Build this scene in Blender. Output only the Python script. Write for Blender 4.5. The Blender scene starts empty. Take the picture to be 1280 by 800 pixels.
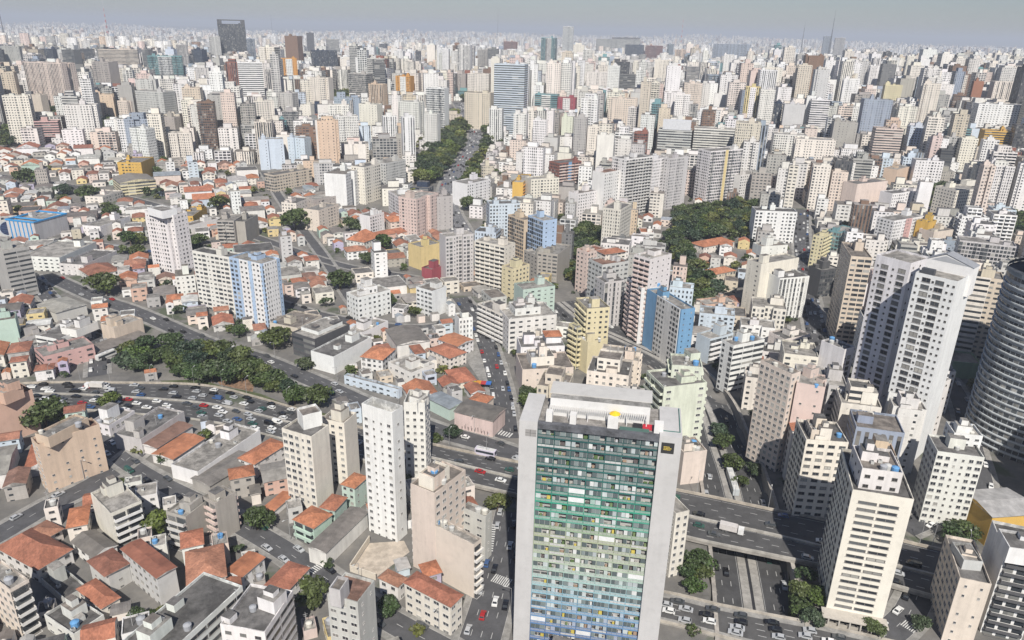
import bpy, math, random
import numpy as np
from mathutils import Vector, Matrix
random.seed(7)
sc = bpy.context.scene
COL = sc.collection
R = math.radians

# ---------------------------------------------------------------- camera
F = 920.0                      # focal length in pixels of a 1280 x 800 frame
CAMZ = 170.0
PITCH, ROLL = R(21.48), 0.0231
r0 = np.array([1.0, 0, 0]); fw = np.array([0, math.cos(PITCH), -math.sin(PITCH)]); u0 = np.array([0, math.sin(PITCH), math.cos(PITCH)])
rt = math.cos(ROLL)*r0 + math.sin(ROLL)*u0
up = -math.sin(ROLL)*r0 + math.cos(ROLL)*u0
cam = bpy.data.cameras.new('camera'); camo = bpy.data.objects.new('camera', cam); COL.objects.link(camo)
cam.sensor_width = 36; cam.lens = F/1280*36; cam.clip_start = 1; cam.clip_end = 120000
m = Matrix(((rt[0], up[0], -fw[0], 0), (rt[1], up[1], -fw[1], 0), (rt[2], up[2], -fw[2], CAMZ), (0, 0, 0, 1)))
camo.matrix_world = m
sc.camera = camo

# ---------------------------------------------------------------- sky, sun, exposure
SUN_EL, SUN_AZ = R(46), R(3)          # the sun stands behind the camera, a little to the right
w = bpy.data.worlds.new('World'); sc.world = w; w.use_nodes = True
nt = w.node_tree; bg = nt.nodes['Background']
sky = nt.nodes.new('ShaderNodeTexSky'); sky.sky_type = 'NISHITA'; sky.sun_disc = False
sky.sun_elevation = SUN_EL; sky.sun_rotation = math.pi - SUN_AZ
sky.altitude = 300; sky.air_density = 1.3; sky.dust_density = 0.3; sky.ozone_density = 3.0
hs = nt.nodes.new('ShaderNodeHueSaturation'); hs.inputs['Saturation'].default_value = .8; hs.inputs['Value'].default_value = 1.0   # a smoggy, washed-out blue
nt.links.new(sky.outputs[0], hs.inputs['Color']); tn = nt.nodes.new('ShaderNodeMix'); tn.data_type = 'RGBA'; tn.blend_type = 'MULTIPLY'; tn.inputs[0].default_value = 1; tn.inputs[7].default_value = (.80,.90,1.12,1)
nt.links.new(hs.outputs[0], tn.inputs[6]); nt.links.new(tn.outputs[2], bg.inputs[0]); bg.inputs[1].default_value = 0.05
sl = bpy.data.lights.new('sun', 'SUN'); sl.energy = 4.8; sl.angle = R(0.5); sl.color = (1.0, .945, .865)
so = bpy.data.objects.new('sun', sl); COL.objects.link(so)
sd = Vector((math.sin(SUN_AZ)*math.cos(SUN_EL), -math.cos(SUN_AZ)*math.cos(SUN_EL), math.sin(SUN_EL)))
so.rotation_euler = sd.to_track_quat('Z', 'Y').to_euler()
sc.view_settings.view_transform = 'Standard'; sc.view_settings.look = 'None'
sc.view_settings.exposure = 0.3; sc.view_settings.gamma = 1
sc.render.engine = 'CYCLES'
cy = sc.cycles
cy.max_bounces = 5; cy.diffuse_bounces = 2; cy.glossy_bounces = 2; cy.transmission_bounces = 2; cy.volume_bounces = 0; cy.transparent_max_bounces = 4
cy.use_denoising = True
cy.caustics_reflective = False; cy.caustics_refractive = False
HAZE = 1.15e-4

# ---------------------------------------------------------------- terrain and pixel <-> ground
def sstep(a, b, x):
    t = np.clip((x-a)/(b-a), 0, 1); return t*t*(3-2*t)
def ray(px, py):
    return fw + (px-640)/F*rt + (400-py)/F*up
def flat(px, py, z=0.0):
    d = ray(px, py); t = (z-CAMZ)/d[2]; return d[0]*t, d[1]*t
AV = [flat(x, y, -6) for x, y in ((700,388),(735,416),(780,438),(835,466),(876,508),(897,560),(914,610),(929,680),(941,750),(952,830))]
def catmull(P, step):
    P = [np.array(p, float) for p in P]; out = []
    Q = [2*P[0]-P[1]]+P+[2*P[-1]-P[-2]]
    for i in range(1, len(Q)-2):
        n = max(2, int(np.linalg.norm(Q[i+1]-Q[i])/step))
        for k in range(n):
            t = k/n; a, b, c, d = Q[i-1], Q[i], Q[i+1], Q[i+2]
            out.append(.5*((2*b)+(c-a)*t+(2*a-5*b+4*c-d)*t*t+(3*b-3*c+d-a)*t**3))
    out.append(P[-1]); return np.array(out)
AVW = catmull(AV, 6.0)
AVH = 13.5                     # half width of the sunken avenue
def avdist(x, y):
    x = np.asarray(x, float); y = np.asarray(y, float)
    best = np.full(np.broadcast(x, y).shape, 1e9)
    for a, b in zip(AVW[:-1], AVW[1:]):
        ab = b-a; L = ab@ab
        t = np.clip(((x-a[0])*ab[0]+(y-a[1])*ab[1])/L, 0, 1)
        best = np.minimum(best, np.hypot(x-a[0]-t*ab[0], y-a[1]-t*ab[1]))
    return best
def hill(x, y):
    r = np.hypot(x*.55, y)
    z = 46*sstep(480, 1450, r)*(1-.95*sstep(2100, 3800, r))
    z = z+5*np.sin(x/210.+1)*np.sin(y/260.)*sstep(600, 900, r)
    z = z+sstep(6500, 15000, r)*(38+28*np.sin(x/2300.+.6)+22*np.sin(x/900.+y/4000.))
    return z
def trench(x, y):
    return 6*(1-sstep(AVH-.6, AVH+.6, avdist(x, y)))*(1-sstep(285, 390, np.asarray(y, float)))
def terr(x, y):
    z = float(hill(x, y))
    if 90 < y < 395 and -50 < x < 190: z -= float(trench(x, y))
    return z
def G(px, py, h=0.0):
    """The ground point (plus h) that a pixel of the photograph looks at."""
    d = ray(px, py); d = d/np.linalg.norm(d); t = 60.0; last = t
    while t < 60000:
        x, y, z = d[0]*t, d[1]*t, CAMZ+d[2]*t
        g = z-(terr(x, y)+h)
        if g <= 0: break
        last = t; t += max(1.0, min(g*.8, t*.02))
    lo, hi = last, t
    for _ in range(22):
        mid = (lo+hi)/2; x, y, z = d[0]*mid, d[1]*mid, CAMZ+d[2]*mid
        if z-(terr(x, y)+h) <= 0: hi = mid
        else: lo = mid
    return np.array([d[0]*hi, d[1]*hi, CAMZ+d[2]*hi])
def proj(x, y, z):
    v = np.array([x, y, z-CAMZ]); k = v@fw
    if k <= 1: return (-9999, -9999, k)
    return 640+F*(v@rt)/k, 400-F*(v@up)/k, k

# ---------------------------------------------------------------- mesh building
class MB:
    def __init__(s): s.v = []; s.f = []; s.c = []; s.p = []; s.u = []; s.m = []
    def face(s, pts, col=(.5,.5,.5), par=(0,0,0,0), uv=None, mi=0):
        n = len(s.v); s.v += [tuple(p) for p in pts]; s.f.append(tuple(range(n, n+len(pts))))
        s.c.append(col); s.p.append(par); s.m.append(mi)
        s.u.append(uv if uv is not None else [(p[0], p[1]) for p in pts])
    def box(s, x0, y0, z0, x1, y1, z1, col=(.5,.5,.5), par=(0,0,0,0), mi=0, cell=None, top=True, bot=False, tmi=None, tcol=None):
        P = [(x0,y0),(x1,y0),(x1,y1),(x0,y1)]
        s.prism(P, z0, z1, col, par, mi, cell, top, bot, tmi, tcol)
    def prism(s, P, z0, z1, col=(.5,.5,.5), par=(0,0,0,0), mi=0, cell=None, top=True, bot=False, tmi=None, tcol=None):
        n = len(P)
        for i in range(n):
            a, b = P[i], P[(i+1) % n]
            L = math.hypot(b[0]-a[0], b[1]-a[1])
            if cell: uu, vv = max(1, round(L/cell[0])), max(1, round((z1-z0)/cell[1]))
            else: uu, vv = L, z1-z0
            s.face([(a[0],a[1],z0),(b[0],b[1],z0),(b[0],b[1],z1),(a[0],a[1],z1)], col, par, [(0,0),(uu,0),(uu,vv),(0,vv)], mi)
        if top: s.face([(p[0],p[1],z1) for p in P], tcol or col, (0,0,0,0), None, mi if tmi is None else tmi)
        if bot: s.face([(p[0],p[1],z0) for p in P[::-1]], col, (0,0,0,0), None, mi)
    def cyl(s, x, y, z0, z1, r, r1=None, n=8, col=(.5,.5,.5), mi=0):
        r1 = r if r1 is None else r1
        A = [(math.cos(2*math.pi*i/n), math.sin(2*math.pi*i/n)) for i in range(n)]
        for i in range(n):
            a, b = A[i], A[(i+1) % n]
            s.face([(x+a[0]*r,y+a[1]*r,z0),(x+b[0]*r,y+b[1]*r,z0),(x+b[0]*r1,y+b[1]*r1,z1),(x+a[0]*r1,y+a[1]*r1,z1)], col, mi=mi)
        s.face([(x+a[0]*r1,y+a[1]*r1,z1) for a in A], col, mi=mi)
    def bar(s, a, b, t, col=(.5,.5,.5), mi=0):
        a = Vector(a); b = Vector(b); d = (b-a).normalized()
        x = d.cross(Vector((0,0,1)) if abs(d.z) < .9 else Vector((1,0,0))).normalized()*t; y = d.cross(x).normalized()*t
        A = [a+x+y, a-x+y, a-x-y, a+x-y]; B = [b+x+y, b-x+y, b-x-y, b+x-y]
        for i in range(4):
            j = (i+1) % 4; s.face([A[i], A[j], B[j], B[i]], col, mi=mi)
        s.face(B, col, mi=mi); s.face(A[::-1], col, mi=mi)
    def mesh(s, name, mats):
        me = bpy.data.meshes.new(name); me.from_pydata(s.v, [], s.f)
        ca = me.color_attributes.new('Col', 'FLOAT_COLOR', 'CORNER'); pa = me.color_attributes.new('par', 'FLOAT_COLOR', 'CORNER')
        c = []; p = []; u = []
        for f, cc, pp, uv in zip(s.f, s.c, s.p, s.u):
            k = len(f); c += list((*cc[:3], 1.0))*k; p += list(pp)*k
            for q in uv: u += [q[0], q[1]]
        ca.data.foreach_set('color', c); pa.data.foreach_set('color', p)
        ul = me.uv_layers.new(name='UVMap'); ul.data.foreach_set('uv', u)
        me.polygons.foreach_set('material_index', s.m)
        for mt in (mats if isinstance(mats, (list, tuple)) else [mats]): me.materials.append(mt)
        me.update(); return me
    def build(s, name, mats, parent=None, loc=None):
        if not s.f: return None
        return link(name, s.mesh(name, mats), parent, loc)
def link(name, data, parent=None, loc=None):
    o = bpy.data.objects.new(name, data); COL.objects.link(o)
    if parent is not None: o.parent = parent
    if loc is not None: o.location = loc
    return o
def tag(o, label=None, cat=None, group=None, kind=None):
    if label: o['label'] = label
    if cat: o['category'] = cat
    if group: o['group'] = group
    if kind: o['kind'] = kind
    return o
def empty(name, loc, rz=0.0):
    o = link(name, None, None, loc); o.rotation_euler.z = rz; o.empty_display_size = 1; return o

# ---------------------------------------------------------------- materials
def mat(name):
    M = bpy.data.materials.new(name); M.use_nodes = True
    return M, M.node_tree, M.node_tree.nodes['Principled BSDF']
class N:
    """short-hand for wiring shader nodes"""
    def __init__(s, nt): s.t = nt
    def n(s, typ, **k):
        a = s.t.nodes.new('ShaderNode'+typ)
        for q, v in k.items(): setattr(a, q, v)
        return a
    def put(s, sock, v):
        if hasattr(v, 'is_output'): s.t.links.new(v, sock)
        else: sock.default_value = v
    def math(s, op, a, b=0.0, c=0.0):
        q = s.n('Math', operation=op)
        for i, v in enumerate((a, b, c)): s.put(q.inputs[i], v)
        return q.outputs[0]
    def mix(s, f, a, b, typ='MIX'):
        q = s.n('Mix', data_type='RGBA', blend_type=typ)
        s.put(q.inputs[0], f); s.put(q.inputs[6], a if hasattr(a, 'is_output') else (*a, 1)); s.put(q.inputs[7], b if hasattr(b, 'is_output') else (*b, 1))
        return q.outputs[2]
    def noise(s, scale, vec=None, detail=3, rough=.6):
        q = s.n('TexNoise'); q.inputs['Scale'].default_value = scale; q.inputs['Detail'].default_value = detail; q.inputs['Roughness'].default_value = rough
        if vec is not None: s.put(q.inputs['Vector'], vec)
        return q.outputs[0]
    def maprange(s, v, a, b, c, d):
        q = s.n('MapRange'); s.put(q.inputs[0], v)
        for i, k in enumerate((a, b, c, d)): q.inputs[i+1].default_value = k
        return q.outputs[0]
    def ramp(s, v, stops):
        q = s.n('ValToRGB'); s.put(q.inputs[0], v); e = q.color_ramp.elements
        while len(e) < len(stops): e.new(.5)
        for el, (p, c) in zip(e, stops): el.position = p; el.color = (*c, 1)
        return q.outputs[0]
    def attr(s, name): return s.n('Attribute', attribute_name=name).outputs[0]
    def pos(s): return s.n('NewGeometry').outputs['Position']
    def scaled(s, v, sc):
        q = s.n('Mapping'); s.put(q.inputs[0], v); q.inputs['Scale'].default_value = sc; return q.outputs[0]
def m_wall():
    M, t, b = mat('wall_paint'); n = N(t)
    col = n.attr('Col'); par = n.attr('par')
    ps = n.n('SeparateColor'); t.links.new(par, ps.inputs[0])
    uv = n.n('UVMap').outputs[0]; us = n.n('SeparateXYZ'); t.links.new(uv, us.inputs[0])
    U, V = us.outputs[0], us.outputs[1]
    fu, fv = n.math('FRACT', U), n.math('FRACT', V)
    # every window column has its own kind: blank, small bathroom window, ordinary window or deep loggia
    cc = n.n('CombineXYZ'); n.put(cc.inputs[0], n.math('FLOOR', U)); n.put(cc.inputs[1], n.math('MULTIPLY', ps.outputs[2], 57.3)); n.put(cc.inputs[2], 3.0)
    wc = n.n('TexWhiteNoise', noise_dimensions='3D'); t.links.new(cc.outputs[0], wc.inputs['Vector']); r2 = wc.outputs[0]
    band = n.math('GREATER_THAN', ps.outputs[0], .72)
    kw = n.math('MAXIMUM', band, n.math('ADD', n.math('MULTIPLY', n.math('GREATER_THAN', r2, .07), .5), n.math('ADD', n.math('MULTIPLY', n.math('GREATER_THAN', r2, .26), .5), n.math('MULTIPLY', n.math('GREATER_THAN', r2, .84), .45))))
    kh = n.math('MAXIMUM', band, n.math('ADD', .62, n.math('ADD', n.math('MULTIPLY', n.math('GREATER_THAN', r2, .26), .38), n.math('MULTIPLY', n.math('GREATER_THAN', r2, .84), .3))))
    mu = n.math('COMPARE', fu, .5, n.math('MULTIPLY', n.math('MULTIPLY', ps.outputs[0], kw), .5)); mv = n.math('COMPARE', fv, .5, n.math('MULTIPLY', n.math('MULTIPLY', ps.outputs[1], kh), .5))
    on = n.math('GREATER_THAN', ps.outputs[1], .01)
    mask = n.math('MULTIPLY', n.math('MULTIPLY', mu, mv), on)
    cb = n.n('CombineXYZ'); n.put(cb.inputs[0], n.math('FLOOR', U)); n.put(cb.inputs[1], n.math('FLOOR', V)); n.put(cb.inputs[2], n.math('MULTIPLY', ps.outputs[2], 91.7))
    wn = n.n('TexWhiteNoise', noise_dimensions='3D'); t.links.new(cb.outputs[0], wn.inputs['Vector'])
    half = n.math('GREATER_THAN', n.math('FRACT', n.math('MULTIPLY', wn.outputs[0], 7.31)), fu)
    glass = n.ramp(wn.outputs[0], [(0, (.022,.026,.033)), (.5, (.045,.052,.06)), (.72, (.10,.11,.115)), (.86, (.20,.20,.19)), (1, (.42,.41,.38))])
    glass = n.mix(n.math('MULTIPLY', half, .35), glass, (.05,.055,.06))
    P = n.pos()
    streak = n.noise(1.0, n.scaled(P, (.55,.55,.05)), 4, .65)
    blot = n.noise(.09, P, 3, .6)
    d = n.math('MULTIPLY', n.math('SUBTRACT', 1.02, n.math('MULTIPLY', n.maprange(streak, .38, .72, 0, 1), n.math('ADD', .05, n.math('MULTIPLY', n.math('FRACT', n.math('MULTIPLY', ps.outputs[2], 13.1)), .2)))), n.math('MULTIPLY', n.maprange(blot, .3, .75, 1.02, .90), n.maprange(n.noise(.42, P, 5, .7), .50, .68, 1.0, .91)))
    # slab lines between storeys
    line = n.math('MULTIPLY', n.math('LESS_THAN', fv, .07), on)
    d = n.math('MULTIPLY', d, n.math('SUBTRACT', 1.0, n.math('MULTIPLY', line, .10)))
    vm = n.n('VectorMath', operation='SCALE'); t.links.new(col, vm.inputs[0]); n.put(vm.inputs['Scale'], d)
    t.links.new(n.mix(mask, vm.outputs[0], glass), b.inputs['Base Color'])
    t.links.new(n.maprange(mask, 0, 1, .85, .22), b.inputs['Roughness'])
    return M
def m_attr(name, rough=.8, noise=.5, amp=.25, fine=6.0, metal=0.0, stain=0.0):
    """colour from the mesh, mottled by real dirt"""
    M, t, b = mat(name); n = N(t); P = n.pos()
    d = n.math('MULTIPLY', n.maprange(n.noise(noise, P, 4, .65), .3, .7, 1-amp, 1+amp*.5), n.maprange(n.noise(fine, P, 2), .3, .7, .93, 1.05))
    if stain: d = n.math('MULTIPLY', d, n.maprange(n.noise(.17, P, 5, .75), .44, .58, 1.0, 1-stain))
    vm = n.n('VectorMath', operation='SCALE'); t.links.new(n.attr('Col'), vm.inputs[0]); n.put(vm.inputs['Scale'], d)
    t.links.new(vm.outputs[0], b.inputs['Base Color']); b.inputs['Roughness'].default_value = rough; b.inputs['Metallic'].default_value = metal
    return M
def m_tile():
    M, t, b = mat('clay_tiles'); n = N(t); P = n.pos()
    uv = n.n('UVMap').outputs[0]; us = n.n('SeparateXYZ'); t.links.new(uv, us.inputs[0])
    cb = n.n('CombineXYZ'); n.put(cb.inputs[0], n.math('FLOOR', n.math('MULTIPLY', us.outputs[0], 2.2))); n.put(cb.inputs[1], n.math('FLOOR', n.math('MULTIPLY', us.outputs[1], 1.6)))
    wn = n.n('TexWhiteNoise', noise_dimensions='3D'); t.links.new(cb.outputs[0], wn.inputs['Vector'])
    d = n.math('MULTIPLY', n.maprange(wn.outputs[0], 0, 1, .78, 1.15), n.maprange(n.noise(.22, P, 5, .7), .32, .7, 1.2, .55))
    vm = n.n('VectorMath', operation='SCALE'); t.links.new(n.attr('Col'), vm.inputs[0]); n.put(vm.inputs['Scale'], d)
    row = n.math('FRACT', n.math('MULTIPLY', us.outputs[0], 2.2))
    bp = n.n('Bump'); bp.inputs['Strength'].default_value = .6; bp.inputs['Distance'].default_value = .12
    n.put(bp.inputs['Height'], n.math('ABSOLUTE', n.math('SUBTRACT', row, .5)))
    t.links.new(bp.outputs[0], b.inputs['Normal'])
    t.links.new(vm.outputs[0], b.inputs['Base Color']); b.inputs['Roughness'].default_value = .85
    return M
def m_sheet():
    M, t, b = mat('corrugated_sheet'); n = N(t); P = n.pos()
    uv = n.n('UVMap').outputs[0]; us = n.n('SeparateXYZ'); t.links.new(uv, us.inputs[0])
    pan = n.n('TexWhiteNoise', noise_dimensions='3D'); cb = n.n('CombineXYZ'); n.put(cb.inputs[0], n.math('FLOOR', n.math('MULTIPLY', us.outputs[0], .9))); n.put(cb.inputs[1], n.math('FLOOR', n.math('MULTIPLY', us.outputs[1], .4))); t.links.new(cb.outputs[0], pan.inputs['Vector'])
    d = n.math('MULTIPLY', n.maprange(pan.outputs[0], 0, 1, .86, 1.1), n.maprange(n.noise(.2, P, 5, .7), .3, .72, 1.15, .6))
    vm = n.n('VectorMath', operation='SCALE'); t.links.new(n.attr('Col'), vm.inputs[0]); n.put(vm.inputs['Scale'], d)
    bp = n.n('Bump'); bp.inputs['Strength'].default_value = .5; bp.inputs['Distance'].default_value = .1
    n.put(bp.inputs['Height'], n.math('SINE', n.math('MULTIPLY', us.outputs[0], 14.0)))
    t.links.new(bp.outputs[0], b.inputs['Normal'])
    t.links.new(vm.outputs[0], b.inputs['Base Color']); b.inputs['Roughness'].default_value = .6
    return M
def m_glass():
    M, t, b = mat('window_glass'); n = N(t)
    rnd = n.n('ObjectInfo').outputs['Random']
    w_ = n.n('TexWhiteNoise', noise_dimensions='3D'); t.links.new(n.scaled(n.pos(), (.45,.45,.45)), w_.inputs['Vector'])
    c = n.ramp(rnd, [(0, (.02,.024,.03)), (.5, (.05,.056,.064)), (.7, (.11,.12,.125)), (.86, (.24,.235,.22)), (1, (.45,.44,.40))])
    t.links.new(c, b.inputs['Base Color']); b.inputs['Roughness'].default_value = .18
    return M
def m_leaf():
    M, t, b = mat('leaves'); n = N(t); rnd = n.n('ObjectInfo').outputs['Random']
    k = n.n('VectorMath', operation='MULTIPLY'); t.links.new(n.attr('Col'), k.inputs[0])
    t.links.new(n.ramp(rnd, [(0, (.75,.85,.9)), (.4, (1,1,1)), (.75, (1.15,1.0,.8)), (1, (1.0,1.15,.7))]), k.inputs[1])
    t.links.new(k.outputs[0], b.inputs['Base Color']); b.inputs['Roughness'].default_value = .6
    return M
def m_obj(name, rough=.3, coat=0.0):
    M, t, b = mat(name); n = N(t); t.links.new(n.n('ObjectInfo').outputs['Color'], b.inputs['Base Color']); b.inputs['Roughness'].default_value = rough
    b.inputs['Coat Weight'].default_value = coat; return M
WALL = m_wall(); ROOF = m_attr('roof_concrete', .9, .35, .4, 2.5, stain=.45); TILE = m_tile(); SHEET = m_sheet(); GLASS = m_glass(); LEAF = m_leaf()
PLAIN = m_attr('weathered_paint', .7, .6, .14, 5); ASPH = m_attr('asphalt', .85, .12, .22, 3.0, stain=.2); CONC = m_attr('concrete', .9, .4, .25, 4, stain=.25)
METAL = m_attr('painted_metal', .45, .8, .1, 3); BARK = m_attr('bark', .95, 3, .3, 9); CARP = m_obj('car_paint', .25, .5)
DGLASS = m_attr('tinted_glass', .12, .3, .12, 1.5)
def m_ground():
    M, t, b = mat('city_ground'); n = N(t); P = n.pos()
    a = n.ramp(n.noise(.06, P, 6, .7), [(.3, (.10,.097,.093)), (.5, (.155,.148,.137)), (.68, (.22,.205,.185))])
    g = n.noise(.02, P, 5, .7)
    c = n.mix(n.maprange(g, .56, .62, 0, .8), a, (.055,.075,.035))
    sy = n.n('SeparateXYZ'); t.links.new(P, sy.inputs[0])
    f = n.ramp(n.noise(.0035, P, 8, .75), [(.40, (.035,.05,.028)), (.5, (.15,.145,.13)), (.62, (.27,.255,.23))])
    c = n.mix(n.maprange(sy.outputs[1], 2200, 3200, 0, 1), c, f)
    t.links.new(c, b.inputs['Base Color']); b.inputs['Roughness'].default_value = .95
    return M
GROUND = m_ground()
# ---------------------------------------------------------------- occupancy map (2 m cells): what already stands where
OX0, OY0, OS, ONX, ONY = -2100.0, 60.0, 2.0, 2100, 1320
OCC = np.zeros((ONX, ONY), bool)
_gx, _gy = np.meshgrid(OX0+OS*(np.arange(ONX)+.5), OY0+OS*(np.arange(ONY)+.5), indexing='ij')
def sub(xmin, xmax, ymin, ymax):
    i0, i1 = max(0, int((xmin-OX0)/OS)), min(ONX, int((xmax-OX0)/OS)+1); j0, j1 = max(0, int((ymin-OY0)/OS)), min(ONY, int((ymax-OY0)/OS)+1)
    return slice(i0, max(i0, i1)), slice(j0, max(j0, j1))
def mark_poly(P, grow=0.0, arr=OCC):
    """convex polygon, counterclockwise or clockwise"""
    P = np.array(P, float)[:, :2]; c = P.mean(0)
    s = sub(P[:,0].min()-grow, P[:,0].max()+grow, P[:,1].min()-grow, P[:,1].max()+grow)
    X, Y = _gx[s], _gy[s]; ok = np.ones(X.shape, bool); sg = None
    A = sum(P[i][0]*P[(i+1) % len(P)][1]-P[(i+1) % len(P)][0]*P[i][1] for i in range(len(P)))
    if A < 0: P = P[::-1]
    for i in range(len(P)):
        a, b = P[i], P[(i+1) % len(P)]; d = b-a; L = np.hypot(*d)+1e-9
        ok &= ((d[0]*(Y-a[1])-d[1]*(X-a[0]))/L > -grow)
    arr[s] |= ok
def mark_line(P, half, arr=OCC):
    for a, b in zip(P[:-1], P[1:]):
        a = np.array(a[:2]); b = np.array(b[:2])
        s = sub(min(a[0], b[0])-half, max(a[0], b[0])+half, min(a[1], b[1])-half, max(a[1], b[1])+half)
        X, Y = _gx[s], _gy[s]; ab = b-a; t = np.clip(((X-a[0])*ab[0]+(Y-a[1])*ab[1])/(ab@ab+1e-9), 0, 1)
        arr[s] |= np.hypot(X-a[0]-t*ab[0], Y-a[1]-t*ab[1]) < half
def rect_pts(cx, cy_, w, d, a, step=2.0):
    nx, ny = int(w/step)+2, int(d/step)+2
    X, Y = np.meshgrid(np.linspace(-w/2, w/2, nx), np.linspace(-d/2, d/2, ny)); ca, sa = math.cos(a), math.sin(a)
    return cx+X*ca-Y*sa, cy_+X*sa+Y*ca
def is_free(cx, cy_, w, d, a, arr=OCC):
    X, Y = rect_pts(cx, cy_, w, d, a)
    i = ((X-OX0)/OS).astype(int); j = ((Y-OY0)/OS).astype(int)
    if i.min() < 0 or j.min() < 0 or i.max() >= ONX or j.max() >= ONY: return False
    return not arr[i, j].any()
def rect_poly(cx, cy_, w, d, a):
    ca, sa = math.cos(a), math.sin(a)
    return [(cx+x*ca-y*sa, cy_+x*sa+y*ca) for x, y in ((-w/2,-d/2),(w/2,-d/2),(w/2,d/2),(-w/2,d/2))]

# ---------------------------------------------------------------- the ground, one sheet to the horizon
def lines(a, b, parts):
    out = set()
    for lo, hi, st in parts: out |= set(np.round(np.arange(lo, hi+.01, st), 2))
    return np.array(sorted(out))
gx = lines(0, 0, [(-60000,-10000,10000),(-10000,-3000,1000),(-3000,-600,60),(-600,-40,20),(-40,190,2.0),(200,600,20),(660,3000,60),(4000,10000,1000),(20000,60000,10000)])
gy = lines(0, 0, [(-2000,-200,600),(-200,90,20),(90,400,2.0),(410,1000,15),(1030,4000,60),(4250,16000,500),(20000,70000,5000)])
X, Y = np.meshgrid(gx, gy, indexing='ij')
Z = hill(X, Y)
near = (Y >= 90) & (Y < 395) & (X > -50) & (X < 190)
Z[near] -= trench(X[near], Y[near])
n0, n1 = X.shape
vid = np.arange(n0*n1).reshape(n0, n1)
fa = np.stack([vid[:-1,:-1], vid[1:,:-1], vid[1:,1:], vid[:-1,1:]], -1).reshape(-1, 4)
gm = bpy.data.meshes.new('ground'); gm.from_pydata(np.stack([X, Y, Z], -1).reshape(-1, 3).tolist(), [], fa.tolist()); gm.materials.append(GROUND)
gm.polygons.foreach_set('use_smooth', [True]*len(gm.polygons))
tag(link('ground', gm), kind='structure')

# ---------------------------------------------------------------- roads
def strip(P, offs, lift=.03, mb=None, col=(.06,.06,.063), zf=None, uvw=1.0):
    """a ribbon along P between the side offsets offs=(a,b); z from the terrain or zf(i)"""
    mb = mb or MB(); n = len(P); L = []; s = 0
    for i in range(n):
        a, b = P[max(0, i-1)], P[min(n-1, i+1)]; d = np.array(b[:2])-np.array(a[:2]); d = d/(np.hypot(*d)+1e-9); nn = np.array([-d[1], d[0]])
        q = np.array(P[i][:2]); l, r_ = q+nn*offs[0], q+nn*offs[1]
        if zf: zl = zr = zf(i)+lift
        else: zl = zr = max(terr(*q), terr(*l) if abs(offs[0]) < 7 else -99, terr(*r_) if abs(offs[1]) < 7 else -99)+lift
        L.append(((l[0], l[1], zl), (r_[0], r_[1], zr)))
    for i in range(n-1):
        mb.face([L[i][1], L[i+1][1], L[i+1][0], L[i][0]], col, uv=[(0,0),(1,0),(1,1),(0,1)])
    return mb
def dashes(P, off, w=.11, dash=2.5, gap=6.0, zf=None, lift=.045, mb=None, col=(.42,.42,.41)):
    mb = mb or MB(); P = np.array(P)[:, :2]; seg = np.hypot(*np.diff(P, axis=0).T); S = np.concatenate([[0], np.cumsum(seg)])
    s = 1.0
    def at(q):
        i = min(len(seg)-1, max(0, np.searchsorted(S, q)-1)); t = (q-S[i])/max(seg[i], 1e-6); d = (P[i+1]-P[i])/max(seg[i], 1e-6)
        p = P[i]+(P[i+1]-P[i])*t; return p, d, i+t
    while s+dash < S[-1]:
        a, d, fi = at(s); b, d2, fj = at(s+dash); nn = np.array([-d[1], d[0]])
        za = (zf(fi) if zf else terr(*a))+lift; zb = (zf(fj) if zf else terr(*b))+lift
        q = [a+nn*(off-w), b+nn*(off-w), b+nn*(off+w), a+nn*(off+w)]
        mb.face([(*q[0], za), (*q[1], zb), (*q[2], zb), (*q[3], za)], col)
        s += dash+gap
    return mb
ROADS = {}
LV = [0]                       # every street lies a few millimetres above the one before, so crossings never share a plane
def street(name, px, width, lanes=2, kerb=2.2, h=0.0, world=False, mark=True, far=False, tone=.09):
    LV[0] += 1; e_ = LV[0]*.005
    P = catmull([G(*p, h)[:2] if not world else p for p in px], 6.0 if not far else 14)
    road = strip(P, (width/2, -width/2), (.05 if not far else .35)+e_, col=(tone, tone, tone*1.05)).build('road', ASPH); tag(road, kind='structure')
    if kerb:
        pv = MB()
        for s_ in (1, -1):
            a = (width/2+kerb, width/2) if s_ > 0 else (-width/2, -width/2-kerb)
            strip(P, a, .17+e_, pv, (.30,.29,.27)); strip(P, (s_*width/2+.01, s_*width/2-.14), .1725+e_, pv, (.42,.41,.39))
        tag(pv.build('pavement', CONC), kind='structure')
    if mark:
        mk = MB()
        for k in range(1, lanes): dashes(P, -width/2+width*k/lanes, mb=mk, lift=.155 if not far else .48, w=.1 if not far else .2)
        tag(mk.build('lane_marking', PLAIN, road), kind='structure')
    mark_line(P, width/2+kerb+.6)
    ROADS.setdefault(name, []).append((P, width, lanes, h)); return P
# sunken avenue between retaining walls, two busy carriageways and a raised bus island
AVP = AVW
mark_line(AVP, AVH+1.5)
n_av = len(AVP)
av_end = [i for i, p in enumerate(AVP)]
road = strip(AVP, (AVH-.4, -AVH+.4), .05, col=(.07,.07,.072)).build('road', ASPH); tag(road, kind='structure')
mk = MB()
for o_ in (-9.6, -6.6, 6.6, 9.6): dashes(AVP, o_, mb=mk, lift=.08)
for o_ in (-12.6, -3.7, 3.7, 12.6): dashes(AVP, o_, dash=8, gap=.0, w=.07, mb=mk, lift=.08)
tag(mk.build('lane_marking', PLAIN, road), kind='structure')
isl = MB(); strip(AVP, (3.3, .5), .16, isl, (.36,.345,.32)); strip(AVP, (-.5, -3.3), .16, isl, (.36,.345,.32)); strip(AVP, (.5, -.5), .1, isl, (.03,.03,.035))
tag(isl.build('bus_lane', CONC), kind='structure')
rw = MB()
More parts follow.
